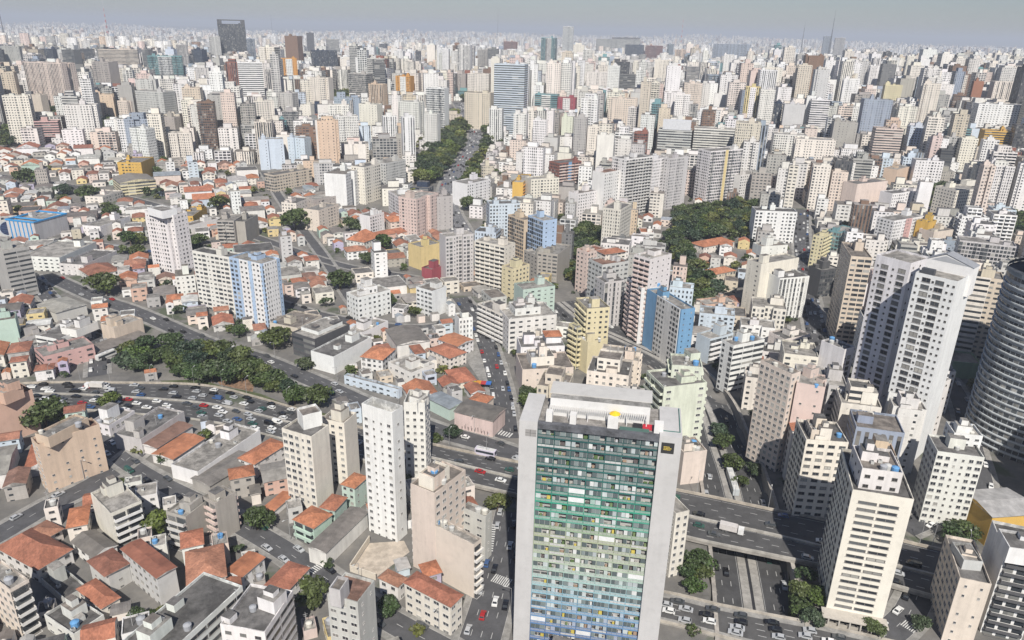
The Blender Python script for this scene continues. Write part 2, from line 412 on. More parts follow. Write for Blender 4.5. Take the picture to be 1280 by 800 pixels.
for s_ in (1, -1):
    for i in range(n_av-1):
        q = []
        for k in (i, i+1):
            a, b = AVP[max(0, k-1)], AVP[min(n_av-1, k+1)]; d = (b-a)/np.hypot(*(b-a)); nn = np.array([-d[1], d[0]]); q.append((AVP[k]+nn*s_*(AVH-.4), AVP[k]+nn*s_*(AVH+.9)))
        dep = float(trench(*AVP[i]))
        if dep < .3: continue
        z0, z1 = terr(*AVP[i])-.3, float(hill(*AVP[i]))+.9
        P4 = [q[0][0], q[1][0], q[1][1], q[0][1]]
        if s_ < 0: P4 = P4[::-1]
        rw.prism([tuple(p) for p in P4][::-1], z0, z1, (.40,.37,.33), top=True)
tag(rw.build('retaining_wall', CONC), kind='structure')
ROADS['avenue'] = [(AVP, 26, 0, -6)]

# the expressway: measured along its far edge, median and near edge
def zdeck(px): return 2.0*float(sstep(330, 560, px))
EU = [(-60,484),(60,479),(140,479),(250,482),(320,497),(450,535),(540,556),(640,577),(760,598),(865,617),(960,637),(1035,652),(1132,678),(1175,688),(1300,718),(1420,748)]
EM = [(-60,497),(60,493),(140,496),(250,504),(320,518),(450,552),(540,573),(640,597),(760,622),(865,647),(960,668),(1035,686),(1132,711),(1175,722),(1300,754),(1420,787)]
EL = [(-60,514),(60,511),(140,516),(250,526),(320,541),(450,575),(540,595),(640,618),(760,646),(865,674),(960,694),(1035,710),(1132,737),(1175,749),(1300,785),(1420,822)]
def edge(E):
    P = []
    for x, y in E:
        z = zdeck(x); p = G(x, y, z); p = np.array(flat(x, y, z)) if abs(hill(p[0], p[1])) < .3 else p[:2]; P.append((p[0], p[1], z))
    return catmull(P, 1e9) if False else np.array(P)
def resamp(E, n=160):
    P = edge(E); t = np.linspace(0, len(P)-1, n); C = []
    Q = np.vstack([2*P[0]-P[1], P, 2*P[-1]-P[-2]])
    for q in t:
        i = min(int(q), len(P)-2); f = q-i; a, b, c, d = Q[i], Q[i+1], Q[i+2], Q[i+3]
        C.append(.5*((2*b)+(c-a)*f+(2*a-5*b+4*c-d)*f*f+(3*b-3*c+d-a)*f**3))
    return np.array(C)
XU, XM, XL = resamp(EU), resamp(EM), resamp(EL)
dk = MB(); bar = {'a': MB(), 'b': MB(), 'c': MB()}
def off(A, B, k):                 # point k metres from A towards B
    d = B-A; return A+d/np.linalg.norm(d[:2])*k
for i in range(len(XU)-1):
    dk.face([(*XL[i][:2], XL[i][2]+.06), (*XL[i+1][:2], XL[i+1][2]+.06), (*XU[i+1][:2], XU[i+1][2]+.06), (*XU[i][:2], XU[i][2]+.06)], (.082,.081,.082))
    if XU[i][2] > .5:
        for A, B in ((XL, XU), (XU, XL)):
            a, b = A[i], A[i+1]; q = [(*a[:2], a[2]-1.1), (*b[:2], b[2]-1.1), (*b[:2], b[2]+.06), (*a[:2], a[2]+.06)]
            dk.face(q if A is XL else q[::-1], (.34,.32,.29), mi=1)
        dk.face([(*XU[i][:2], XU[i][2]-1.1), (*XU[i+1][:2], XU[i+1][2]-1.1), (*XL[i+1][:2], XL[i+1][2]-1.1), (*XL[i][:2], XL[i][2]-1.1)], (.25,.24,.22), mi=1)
    for nm, A, B, k0, k1, hh in (('a', XU, XL, -.1, .45, 1.1), ('b', XM, XU, -.45, .45, .85), ('c', XL, XU, -.1, .35, .95)):
        q = [off(A[i], B[i], k0), off(A[i+1], B[i+1], k0), off(A[i+1], B[i+1], k1), off(A[i], B[i], k1)]
        P4 = [tuple(p[:2]) for p in q]
        if nm == 'a': P4 = P4[::-1]
        bar[nm].prism(P4, A[i][2]+.05, A[i][2]+hh, (.44,.42,.38) if nm != 'a' else (.47,.42,.35))
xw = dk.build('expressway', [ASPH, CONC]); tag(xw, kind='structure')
for nm in 'abc': tag(bar[nm].build('barrier', CONC, xw), kind='structure')
mk = MB()
def lanes_between(A, B, ks, mb, **k):
    for f in ks:
        P = A*(1-f)+B*f; dashes(P, 0, mb=mb, zf=lambda t, P=P: float(np.interp(t, np.arange(len(P)), P[:, 2])), lift=.075, **k)
lanes_between(XU, XM, (.31, .52, .74), mk); lanes_between(XM, XL, (.27, .49, .71), mk)
lanes_between(XU, XM, (.09, .93), mk, dash=12, gap=.5, w=.07); lanes_between(XM, XL, (.07, .92), mk, dash=12, gap=.5, w=.07)
tag(mk.build('lane_marking', PLAIN, xw), kind='structure')
pil = MB()
for i in range(0, len(XU)-1):
    if XU[i][2] > 1.5 and i % 4 == 0:
        for f in (.15, .5, .85):
            p = XU[i]*(1-f)+XL[i]*f
            if abs(avdist(p[0], p[1])-AVH) < 2.2 or avdist(p[0], p[1]) < 1.0:
                pil.cyl(p[0], p[1], terr(p[0], p[1])-.5, p[2]-1.0, .8, n=10, col=(.34,.32,.29))
tag(pil.build('pillar', CONC, xw), kind='structure')
for i in range(len(XU)-1): mark_poly([XU[i], XU[i+1], XL[i+1], XL[i]], 2.0)
# the bridge street over the avenue at the bottom right
BU = [(770,729),(847,744),(900,757),(960,769),(1025,781),(1100,799),(1200,822)]
BL = [(770,765),(847,783),(900,797),(960,812),(1025,829),(1100,852),(1200,880)]
def rs(E, n=60):
    P = np.array([(*flat(x, y, .5), .5) for x, y in E]); t = np.linspace(0, len(P)-1, n); return np.stack([np.interp(t, np.arange(len(P)), P[:, k]) for k in range(3)], 1)
YU, YL = rs(BU), rs(BL)
dk = MB(); b1 = MB(); b2 = MB(); mk = MB()
for i in range(len(YU)-1):
    dk.face([(*YL[i][:2], .5), (*YL[i+1][:2], .5), (*YU[i+1][:2], .5), (*YU[i][:2], .5)], (.095,.093,.092))
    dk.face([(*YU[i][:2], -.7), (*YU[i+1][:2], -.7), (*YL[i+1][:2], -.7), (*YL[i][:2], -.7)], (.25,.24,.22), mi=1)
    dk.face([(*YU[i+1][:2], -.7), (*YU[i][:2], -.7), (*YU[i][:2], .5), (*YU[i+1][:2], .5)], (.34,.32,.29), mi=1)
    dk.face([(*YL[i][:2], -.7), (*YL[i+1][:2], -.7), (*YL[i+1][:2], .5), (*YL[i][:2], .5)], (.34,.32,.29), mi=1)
    for bb, A, B, rv in ((b1, YU, YL, True), (b2, YL, YU, False)):
        q = [tuple(off(A[i], B[i], 0)[:2]), tuple(off(A[i+1], B[i+1], 0)[:2]), tuple(off(A[i+1], B[i+1], .35)[:2]), tuple(off(A[i], B[i], .35)[:2])]
        bb.prism(q[::-1] if rv else q, .49, 1.5, (.46,.42,.36))
        q = [tuple(off(A[i], B[i], .36)[:2]), tuple(off(A[i+1], B[i+1], .36)[:2]), tuple(off(A[i+1], B[i+1], 2.3)[:2]), tuple(off(A[i], B[i], 2.3)[:2])]
        bb.prism(q[::-1] if rv else q, .49, .66, (.33,.32,.30))
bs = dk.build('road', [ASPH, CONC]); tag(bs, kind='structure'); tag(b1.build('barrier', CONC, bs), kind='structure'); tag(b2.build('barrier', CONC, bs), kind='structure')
for f in (.33, .5, .67):
    P = YU*(1-f)+YL*f; dashes(P, 0, zf=lambda t: .5, mb=mk, lift=.02)
tag(mk.build('lane_marking', PLAIN, bs), kind='structure')
for i in range(len(YU)-1): mark_poly([YU[i], YU[i+1], YL[i+1], YL[i]], 1.5)

# ordinary streets
S_par = street('service road', [(60,345),(120,372),(165,388),(205,405),(262,430),(320,447),(365,465),(410,484),(450,502),(500,521),(552,540),(600,553),(640,567),(700,585)], 11, 3)
S_mid = street('shopping street', [(575,372),(590,392),(602,415),(615,450),(627,495),(634,548)], 11, 3)
S_far = street('tree-lined avenue', [(572,128),(584,146),(592,160),(594,174),(586,192),(571,212),(560,236),(562,262),(574,286),(583,300)], 19, 5, kerb=3, far=True, tone=.17)
S_low = street('side street', [(250,628),(330,673),(378,703),(420,732),(490,777),(560,815),(640,865)], 8.5, 2)
S_dow = street('down street', [(640,640),(632,680),(622,720),(612,760),(600,800),(585,860)], 12.5, 4)
S_lft = street('left street', [(-60,700),(0,668),(60,633),(120,603),(170,566),(200,540)], 10, 2)
S_lf2 = street('back street', [(120,545),(150,572),(190,598),(250,628)], 7.5, 2)
S_rgt = street('shaded street', [(1003,262),(1002,300),(1006,340),(1014,385),(1024,430),(1034,470),(1040,510)], 13, 4)
S_lf3 = street('cross street', [(40,345),(60,372),(95,402),(120,428),(122,470)], 9, 2)
S_lf4 = street('upper street', [(-40,300),(60,300),(160,312),(235,330),(330,372),(420,398),(520,410),(590,398)], 8, 2, mark=False)
S_up1 = street('house street', [(-40,215),(60,228),(170,250),(300,290),(420,330),(520,348)], 8, 2, mark=False)
S_up2 = street('lower house street', [(330,215),(360,262),(400,315),(440,375),(470,410)], 7.5, 2, mark=False)
S_rt2 = street('tower street', [(1175,460),(1200,500),(1215,560),(1225,615),(1180,640),(1130,662)], 9, 2, mark=False)
S_rt3 = street('corner street', [(1100,800),(1135,770),(1150,735),(1160,700)], 9, 2)

def zebra(A, B, n, length, h=0.0):
    """pedestrian crossing: n bars between two ground points, each bar lying along the traffic"""
    a, b_ = np.array(G(*A)[:2]), np.array(G(*B)[:2]); d = (b_-a)/np.hypot(*(b_-a)); t_ = np.array([-d[1], d[0]])*length/2; m_ = MB(); st_ = np.hypot(*(b_-a))/n
    for i in range(n):
        p, q = a+d*st_*(i+.25), a+d*st_*(i+.75); m_.face([(*(p-t_), terr(*p)+.165+h), (*(q-t_), terr(*q)+.165+h), (*(q+t_), terr(*q)+.165+h), (*(p+t_), terr(*p)+.165+h)], (.6,.6,.58))
    tag(m_.build('lane_marking', PLAIN), kind='structure')
zebra((616,722), (638,730), 9, 4.0)
zebra((612,655), (607,690), 12, 5.0)
zebra((607,536), (640,545), 10, 4.0)
zebra((388,716), (402,706), 6, 3.0)
zebra((596,390), (612,398), 8, 3.5)
zebra((1128,778), (1146,789), 7, 3.5)
# ---------------------------------------------------------------- colours and facade patterns
PAL = {'white':(.78,.77,.755),'offwhite':(.72,.70,.665),'cream':(.77,.715,.64),'ivory':(.73,.69,.61),'beige':(.61,.55,.46),'sand':(.62,.54,.43),'tan':(.64,.50,.38),
 'grey':(.42,.41,.39),'lightgrey':(.55,.54,.52),'darkgrey':(.20,.20,.20),'charcoal':(.09,.09,.095),'concrete':(.40,.375,.34),'pink':(.67,.54,.49),'rose':(.60,.38,.36),
 'salmon':(.62,.42,.33),'peach':(.71,.61,.53),'orange':(.60,.30,.08),'mustard':(.62,.40,.10),'yellow':(.68,.55,.28),'paleyellow':(.68,.61,.40),'mint':(.48,.60,.52),
 'green':(.30,.44,.30),'palegreen':(.66,.69,.57),'teal':(.18,.34,.36),'blue':(.17,.33,.52),'lightblue':(.42,.55,.70),'paleblue':(.56,.63,.70),'bluegrey':(.32,.37,.44),
 'brown':(.22,.14,.10),'redbrown':(.28,.12,.09),'brick':(.34,.15,.09),'crimson':(.33,.08,.10),'red':(.50,.06,.04),'navy':(.03,.045,.08),'black':(.035,.036,.04),'lilac':(.46,.42,.54)}
WORD = {'offwhite':'off-white','lightgrey':'light grey','darkgrey':'dark grey','concrete':'bare concrete','paleyellow':'pale yellow','palegreen':'pale green','lightblue':'light blue','paleblue':'pale blue','bluegrey':'blue-grey','redbrown':'red-brown'}
def cword(c): return WORD.get(c, c)
# bay width, storey height, window share across, window share up
ST = {'p':(3.2,2.95,.44,.42),'w':(3.6,2.95,.62,.42),'b':(7.0,3.0,.94,.42),'g':(2.4,3.0,.8,.68),'v':(2.8,3.0,.5,.93),'s':(5.0,3.2,.17,.27),'n':None,'l':(4.2,2.95,.78,.66),'d':(2.7,2.9,.58,.52),'q':(2.2,2.9,.42,.5),'k':(4.4,2.95,.42,.34),'x':(3.0,3.4,1.0,.96),'h':(9.0,3.0,1.0,.5)}
def jit(c, k=.04):
    f = 1+random.uniform(-k, k); return tuple(min(.8, x*f*(1+random.uniform(-.02, .02))) for x in c)
def inset(P, k):
    n = len(P); out = []
    for i in range(n):
        a, b, c = np.array(P[i-1]), np.array(P[i]), np.array(P[(i+1) % n])
        d1 = (b-a)/np.linalg.norm(b-a); d2 = (c-b)/np.linalg.norm(c-b); n1 = np.array([-d1[1], d1[0]]); n2 = np.array([-d2[1], d2[0]])
        q = 1+n1@n2; out.append(tuple(b+(n1+n2)*k/max(q, .3)))
    return out
# shared window mesh: frame ring proud of the wall, glass set back inside it, a sill below
def window_mesh(fr):
    b = MB(); t = .055; 
    for (x0, z0, x1, z1) in ((-.5,0,-.5+t,1),(.5-t,0,.5,1),(-.5+t,0,.5-t,.07),(-.5+t,.93,.5-t,1),(-.02,.07,.02,.93)):
        b.box(x0, -.09, z0, x1, .0, z1, fr)
    b.face([(-.5+t,-.015,.07),(.5-t,-.015,.07),(.5-t,-.015,.93),(-.5+t,-.015,.93)], (.05,.05,.05), mi=1)
    b.box(-.56, -.16, -.06, .56, 0, -.005, (.5,.48,.45))
    return b.mesh('window', [PLAIN, GLASS])
WM = [window_mesh(c) for c in ((.55,.54,.52),(.16,.15,.14),(.36,.35,.33))]
def slab_mesh():
    b = MB(); b.box(-.5,-1,0,.5,0,.2,(.6,.58,.55)); b.box(-.5,-1,.2,.5,-.9,1.1,(.6,.58,.55)); b.box(-.5,-.9,.2,-.48,0,1.1,(.6,.58,.55)); b.box(.48,-.9,.2,.5,0,1.1,(.6,.58,.55))
    return b
_bal = {}
def balcony_mesh(col):
    if col not in _bal:
        b = slab_mesh(); b.c = [col]*len(b.c); _bal[col] = b.mesh('balcony', PLAIN)
    return _bal[col]
tank_col = [(.12,.3,.55),(.5,.5,.48),(.35,.36,.38),(.6,.58,.52)]
TANKS = []
for c in tank_col:
    b = MB(); b.cyl(0,0,0,1.5,1.0,1.08,12,c); b.cyl(0,0,1.5,1.85,1.08,.3,12,c); TANKS.append(b.mesh('water_tank', PLAIN))
ANT = MB()
ANT.bar((0,0,0),(0,0,5),.06,(.4,.4,.4)); ANT.bar((-.7,0,4.4),(.7,0,4.4),.04,(.4,.4,.4)); ANT.bar((-.5,0,3.7),(.5,0,3.7),.04,(.4,.4,.4)); ANT.bar((0,-.6,4.8),(0,.6,4.8),.04,(.4,.4,.4))
ANT = ANT.mesh('antenna', PLAIN)
ACM = MB(); ACM.box(-.6,-.45,0,.6,.45,.9,(.5,.5,.48)); ACM.cyl(0,0,.9,.98,.38,n=10,col=(.1,.1,.1)); ACM = ACM.mesh('air_conditioner', PLAIN)
def pitched(b, x0, y0, x1, y1, z, rh, typ, col, ov=.45, wall=None):
    """closed tiled roof over a rectangle: hip 't' or gable 'g', ridge along the longer side; 'm' is a low sheet gable"""
    mi = 2 if typ == 'm' else 0
    X0, Y0, X1, Y1 = x0-ov, y0-ov, x1+ov, y1+ov; w, d = X1-X0, Y1-Y0
    alongx = w >= d; L, S = (w, d) if alongx else (d, w)
    def T(s, t, zz): return (X0+s, Y0+t, zz) if alongx else (X1-t, Y0+s, zz)
    hipin = S/2 if typ == 't' else 0.0
    if L-2*hipin < .6: hipin = L/2-.3
    r1, r2 = T(hipin, S/2, z+rh), T(L-hipin, S/2, z+rh); A, B, C, D = T(0,0,z), T(L,0,z), T(L,S,z), T(0,S,z); sl_ = math.hypot(S/2, rh)
    b.face([A, B, r2, r1], col, uv=[(0,0),(L,0),(L-hipin,sl_),(hipin,sl_)], mi=mi); b.face([C, D, r1, r2], col, uv=[(0,0),(L,0),(L-hipin,sl_),(hipin,sl_)], mi=mi)
    for p, q, rr in ((B, C, r2), (D, A, r1)):
        if typ == 't': b.face([p, q, rr], col, uv=[(0,0),(S,0),(S/2,sl_)], mi=mi)
        else: b.face([p, q, rr], wall or (.5,.48,.44), mi=1)
    lo = [(p[0], p[1], z-.18) for p in (A, B, C, D)]
    for i in range(4):
        j = (i+1) % 4; b.face([lo[i], lo[j], (A, B, C, D)[j], (A, B, C, D)[i]], (.45,.43,.40), mi=1)
    b.face(lo[::-1], (.35,.33,.3), mi=1)
TILEC = [(.33,.135,.085),(.37,.15,.09),(.42,.17,.09),(.27,.12,.08),(.24,.14,.105),(.46,.19,.10),(.36,.175,.115)]
ROOFC = [(.17,.163,.157),(.25,.237,.22),(.125,.12,.115),(.31,.292,.265),(.215,.19,.168),(.37,.35,.32)]
SHEETC = [(.34,.32,.29),(.24,.22,.20),(.45,.44,.42),(.19,.17,.155),(.60,.59,.57),(.30,.33,.36)]
NWIN = [0]
HEROES = []            # (label phrase, px, py) of things other labels can refer to
def volume(root, P, z0, z1, sides, col, roof='f', tier='A', ax=None, par=.9, wall_mb=None, roof_mb=None, rc=None, seed=None, bal=None, rh=None, frame=None, wcount=None, org=(0,0,0), rot=0.0, wins=None, slabs=True):
    """one prism of a building in the root's own axes: P counterclockwise, sides = a style per edge"""
    n = len(P); seed = random.random() if seed is None else seed
    rc = rc or random.choice(ROOFC)
    top = z1+(par if roof == 'f' else 0)
    ca, sa = math.cos(rot), math.sin(rot)
    for i in range(n):
        a, b = P[i], P[(i+1) % n]; L = math.hypot(b[0]-a[0], b[1]-a[1]); s = sides[i % len(sides)]
        stl = ST.get(s); dx, dy = (b[0]-a[0])/L, (b[1]-a[1])/L; nx, ny = dy, -dx
        mx, my = (a[0]+b[0])/2, (a[1]+b[1])/2
        wx, wy = org[0]+mx*ca-my*sa, org[1]+mx*sa+my*ca; wnx, wny = nx*ca-ny*sa, nx*sa+ny*ca
        facing = (0-wx)*wnx+(0-wy)*wny > 0
        H = z1-z0
        if stl is None or L < 1.5: nu = nv = 1; p = (0, 0, seed, 0); uu, vv = 1, (top-z0)/3
        else:
            nu, nv = max(1, round(L/stl[0])), max(1, round(H/stl[1])); real = tier == 'A' and facing and s in 'pwbsdqkv' and wins is not None
            p = (0, 0, seed, 0) if real else (stl[2], stl[3], seed, 0)
            uu, vv = nu, nv*(top-z0)/H
            if s == 'v': pass
        if stl is not None and (top > z1) and not (p[1] == 0):
            wall_mb.face([(*a,z0),(*b,z0),(*b,z1),(*a,z1)], col, p, [(0,0),(nu,0),(nu,nv),(0,nv)])
            wall_mb.face([(*a,z1),(*b,z1),(*b,top),(*a,top)], col, (0,0,seed,0), [(0,0),(nu,0),(nu,1),(0,1)])
        else:
            wall_mb.face([(*a,z0),(*b,z0),(*b,top),(*a,top)], col, p, [(0,0),(uu,0),(uu,vv),(0,vv)])
        if stl is None or L < 1.5: continue
        cw, ch = L/nu, H/nv
        if s == 'l' and slabs and (facing or tier == 'A'):
            bc = bal or tuple(min(.8, x*1.05) for x in col)
            segs = 1 if L < 11 else (2 if L < 24 else 3)
            for k in range(nv):
                zz = z0+ch*k
                for q in range(segs):
                    c0, c1 = L*(q+.06)/segs, L*(q+.94)/segs; xm = (c0+c1)/2
                    if tier == 'A' and wins is not None and facing: wins.append(('balcony', a[0]+dx*xm, a[1]+dy*xm, zz, c1-c0, 1.15, math.atan2(dy, dx), bc))
                    else:
                        A_ = [(a[0]+dx*c0, a[1]+dy*c0), (a[0]+dx*c0+nx, a[1]+dy*c0+ny), (a[0]+dx*c1+nx, a[1]+dy*c1+ny), (a[0]+dx*c1, a[1]+dy*c1)]
                        wall_mb.prism(A_, zz, zz+1.0, bc)
        elif tier == 'A' and facing and wins is not None and s in 'pwbsdqkv':
            if s == 'v':
                for j in range(nu): wins.append(('window', a[0]+dx*cw*(j+.5), a[1]+dy*cw*(j+.5), z0+1.2, cw*.5, H-2.0, math.atan2(dy, dx), None))
            else:
                kinds = [random.choices((0,.55,1,1.25),(8,22,56,14))[0] if s in 'pqdk' and nu > 3 else 1 for _ in range(nu)]
                if random.random() < .6: kinds = [kinds[min(j, nu-1-j)] for j in range(nu)]
                for k in range(nv):
                    for j in range(nu):
                        if not kinds[j]: continue
                        kk = kinds[j]
                        if s == 's' and random.random() < .35: continue
                        wins.append(('window', a[0]+dx*cw*(j+.5), a[1]+dy*cw*(j+.5), z0+ch*(k+.5-stl[3]/2), cw*stl[2]*kk, ch*stl[3]*(.75 if kk < 1 else 1), math.atan2(dy, dx), None))
    if roof == 'f':
        Q = inset(P, .28)
        roof_mb.face([(*q, z1) for q in Q], rc, mi=1)
        for i in range(n):
            j = (i+1) % n
            roof_mb.face([(*Q[j],z1),(*Q[i],z1),(*Q[i],top),(*Q[j],top)], tuple(x*.95 for x in col), mi=1)
            roof_mb.face([(*P[i],top),(*P[j],top),(*Q[j],top),(*Q[i],top)], tuple(min(.8, x*.95) for x in col), mi=1)
    elif roof in 'tgm':
        xs = [p[0] for p in P]; ys = [p[1] for p in P]; x0, x1, y0, y1 = min(xs), max(xs), min(ys), max(ys)
        S = min(x1-x0, y1-y0)
        c = rc if rc not in ROOFC else random.choice(TILEC if roof in 'tg' else SHEETC)
        pitched(roof_mb, x0, y0, x1, y1, z1+.02, rh or (S*.5*(.42 if roof in 'tg' else .16)), roof, jit(c, .1), wall=col)
ROOFM = [TILE, ROOF, SHEET, PLAIN]
def place_parts(root, wins, frame=None, far=False):
    """windows and balconies become children; past a hundred of one part the rest is one part"""
    z = Matrix.Rotation(root.rotation_euler.z, 4, 'Z'); o = root.location
    for kind in ('window', 'balcony'):
        W = [q for q in wins if q[0] == kind]
        if not W: continue
        def dist(q):
            p = z @ Vector((q[1], q[2], q[3])); return -(q[4]*q[5])/((o.x+p.x)**2+(o.y+p.y)**2+(o.z+p.z-CAMZ)**2)
        W.sort(key=dist)
        for q in W[:100]:
            me = WM[frame] if kind == 'window' else balcony_mesh(q[7])
            c = link(kind, me, root, (q[1], q[2], q[3])); c.rotation_euler.z = q[6]
            c.scale = (q[4], 1, q[5]) if kind == 'window' else (q[4], q[5], 1)
            NWIN[0] += 1
        if len(W) > 100:
            src = WM[frame] if kind == 'window' else balcony_mesh(W[0][7])
            co = np.array([v.co[:] for v in src.vertices]); fs = [tuple(p.vertices) for p in src.polygons]; mi = [p.material_index for p in src.polygons]
            ca_ = src.color_attributes['Col']; cols = [tuple(ca_.data[p.loop_start].color)[:3] for p in src.polygons]
            b = MB()
            for q in W[100:]:
                S = co*np.array((q[4], 1, q[5]) if kind == 'window' else (q[4], q[5], 1)); c_, s_ = math.cos(q[6]), math.sin(q[6])
                V = np.stack([q[1]+S[:,0]*c_-S[:,1]*s_, q[2]+S[:,0]*s_+S[:,1]*c_, q[3]+S[:,2]], 1)
                for f, k, cc in zip(fs, mi, cols): b.face([V[i] for i in f], cc, mi=k)
            tag(b.build(kind, [PLAIN, DGLASS] if kind == 'window' else [PLAIN], root), kind='stuff')
def roof_clutter(root, P, z, rmb, col, near, amount=1.0, hut=True):
    xs = [p[0] for p in P]; ys = [p[1] for p in P]; x0, x1, y0, y1 = min(xs), max(xs), min(ys), max(ys); w, d = x1-x0, y1-y0
    if hut and min(w, d) > 6.5:
        hw, hd, hh = min(w*.5, random.uniform(4, 8)), min(d*.55, random.uniform(3.5, 6)), random.uniform(2.6, 5.5)
        hx, hy = random.uniform(x0+hw/2+.8, x1-hw/2-.8), random.uniform(y0+hd/2+.8, y1-hd/2-.8)
        b = MB(); c2 = jit(col, .06)
        b.prism([(hx-hw/2,hy-hd/2),(hx+hw/2,hy-hd/2),(hx+hw/2,hy+hd/2),(hx-hw/2,hy+hd/2)], z, z+hh, c2, (0,0,.3,0), top=True, tmi=1, tcol=random.choice(ROOFC))
        if hw > 4 and random.random() < .7:
            b.prism([(hx-hw*.25,hy-hd*.3),(hx+hw*.2,hy-hd*.3),(hx+hw*.2,hy+hd*.3),(hx-hw*.25,hy+hd*.3)], z+hh+.002, z+hh+random.uniform(1.2, 2.4), c2, (0,0,.3,0), top=True, tmi=1, tcol=random.choice(ROOFC))
        b.build('rooftop_hut', [WALL, ROOF], root)
        if min(w, d) > 9 and random.random() < .6:
            b = MB(); x, y, q = random.uniform(x0+1, x1-5), random.uniform(y0+1, y1-4), random.uniform(1.4, 3.2)
            b.prism([(x,y),(x+random.uniform(2.5,4.5),y),(x+random.uniform(2.5,4.5),y+3),(x,y+3)], z+.004, z+q, c2, (0,0,.3,0), tmi=1, tcol=random.choice(ROOFC)); b.build('rooftop_hut', [WALL, ROOF], root)
    if near:
        for k in range(int(amount*random.randint(0, 3))):
            t = link('water_tank', random.choice(TANKS), root, (random.uniform(x0+1.5, x1-1.5), random.uniform(y0+1.5, y1-1.5), z)); t.scale = (random.uniform(.8, 1.2),)*3
        for k in range(int(amount*random.randint(0, 3))):
            a = link('air_conditioner', ACM, root, (random.uniform(x0+1, x1-1), random.uniform(y0+1, y1-1), z)); a.rotation_euler.z = random.choice((0, 1.57))
        if random.random() < .6: link('antenna', ANT, root, (random.uniform(x0+1, x1-1), random.uniform(y0+1, y1-1), z))
def rectP(w, d, x0=0.0, y0=0.0): return [(x0,y0),(x0+w,y0),(x0+w,y0+d),(x0,y0+d)]

# ---------------------------------------------------------------- buildings measured on the photograph
def base_under(x, y, by):
    """ground point under the corner whose top shows at (x, y) and whose foot shows in row by; and that corner's height"""
    vx, vy = 640-F*math.tan(ROLL)/math.tan(PITCH)*1.0, 400+F/math.tan(PITCH)
    k = (by-y)/(vy-y); bx = x+(vx-x)*k
    P = G(bx, by); d = ray(x, y); t = np.hypot(P[0], P[1])/np.hypot(d[0], d[1])
    return P, CAMZ+d[2]*t
def up_at(px, py, zt):
    d = ray(px, py); t = (zt-CAMZ)/d[2]; return np.array([d[0]*t, d[1]*t])
def frame_of(spec, main=None):
    """TL|T0|TR|base -> origin, angle, width, depth, z base, z top"""
    tl, t0, tr, bs = [q.strip() for q in spec.split('|')]
    x, y = map(float, t0.split(','))
    if bs[0] == 'b':
        P, zt = base_under(x, y, float(bs[1:]))
    elif bs[0] == 'r':          # a volume on the roof of the main one, so many metres higher
        zt = main[5]+float(bs[1:]); P = np.array([*up_at(x, y, zt), 0]); P[2] = main[5]-1.5
    else:
        h = float(bs[1:]); P = G(x, y, h); zt = P[2]; P = np.array([P[0], P[1], zt-h])
    O = np.array(P[:2])
    def vec(s):
        return None if s[0] in 'dw' else up_at(*map(float, s.split(',')), zt)-O
    a, b = vec(tr), vec(tl)
    if a is None: a = np.array([b[1], -b[0]])/np.hypot(*b)*float(tr[1:])
    if b is None: b = np.array([-a[1], a[0]])/np.hypot(*a)*float(tl[1:])
    if np.hypot(*a) >= np.hypot(*b):
        ux = a/np.hypot(*a); w_ = np.hypot(*a); uy = np.array([-ux[1], ux[0]]); d_ = abs(b@uy)
    else:
        uy = b/np.hypot(*b); d_ = np.hypot(*b); ux = np.array([uy[1], -uy[0]]); w_ = abs(a@ux)
    return O, math.atan2(ux[1], ux[0]), max(3.0, float(w_)), max(3.0, float(d_)), float(P[2]), float(zt)
CURRENT = {}
def begin(kind, label, cat, O, ang, zb, group=None, hero=None):
    root = empty(kind, (O[0], O[1], zb), ang); tag(root, label, cat, group)
    CURRENT.clear(); CURRENT.update(root=root, wall=MB(), roof=MB(), wins=[], O=O, ang=ang, zb=zb)
    return root
def finish(frame=None):
    c = CURRENT; root = c['root']
    c['wall'].build('wall', [WALL], root)
    c['roof'].build('roof', ROOFM, root)
    place_parts(root, c['wins'], random.randrange(3) if frame is None else frame)
def to_local(p):
    c = CURRENT; d = np.array(p)-c['O']; ca, sa = math.cos(c['ang']), math.sin(c['ang']); return (d[0]*ca+d[1]*sa, -d[0]*sa+d[1]*ca)
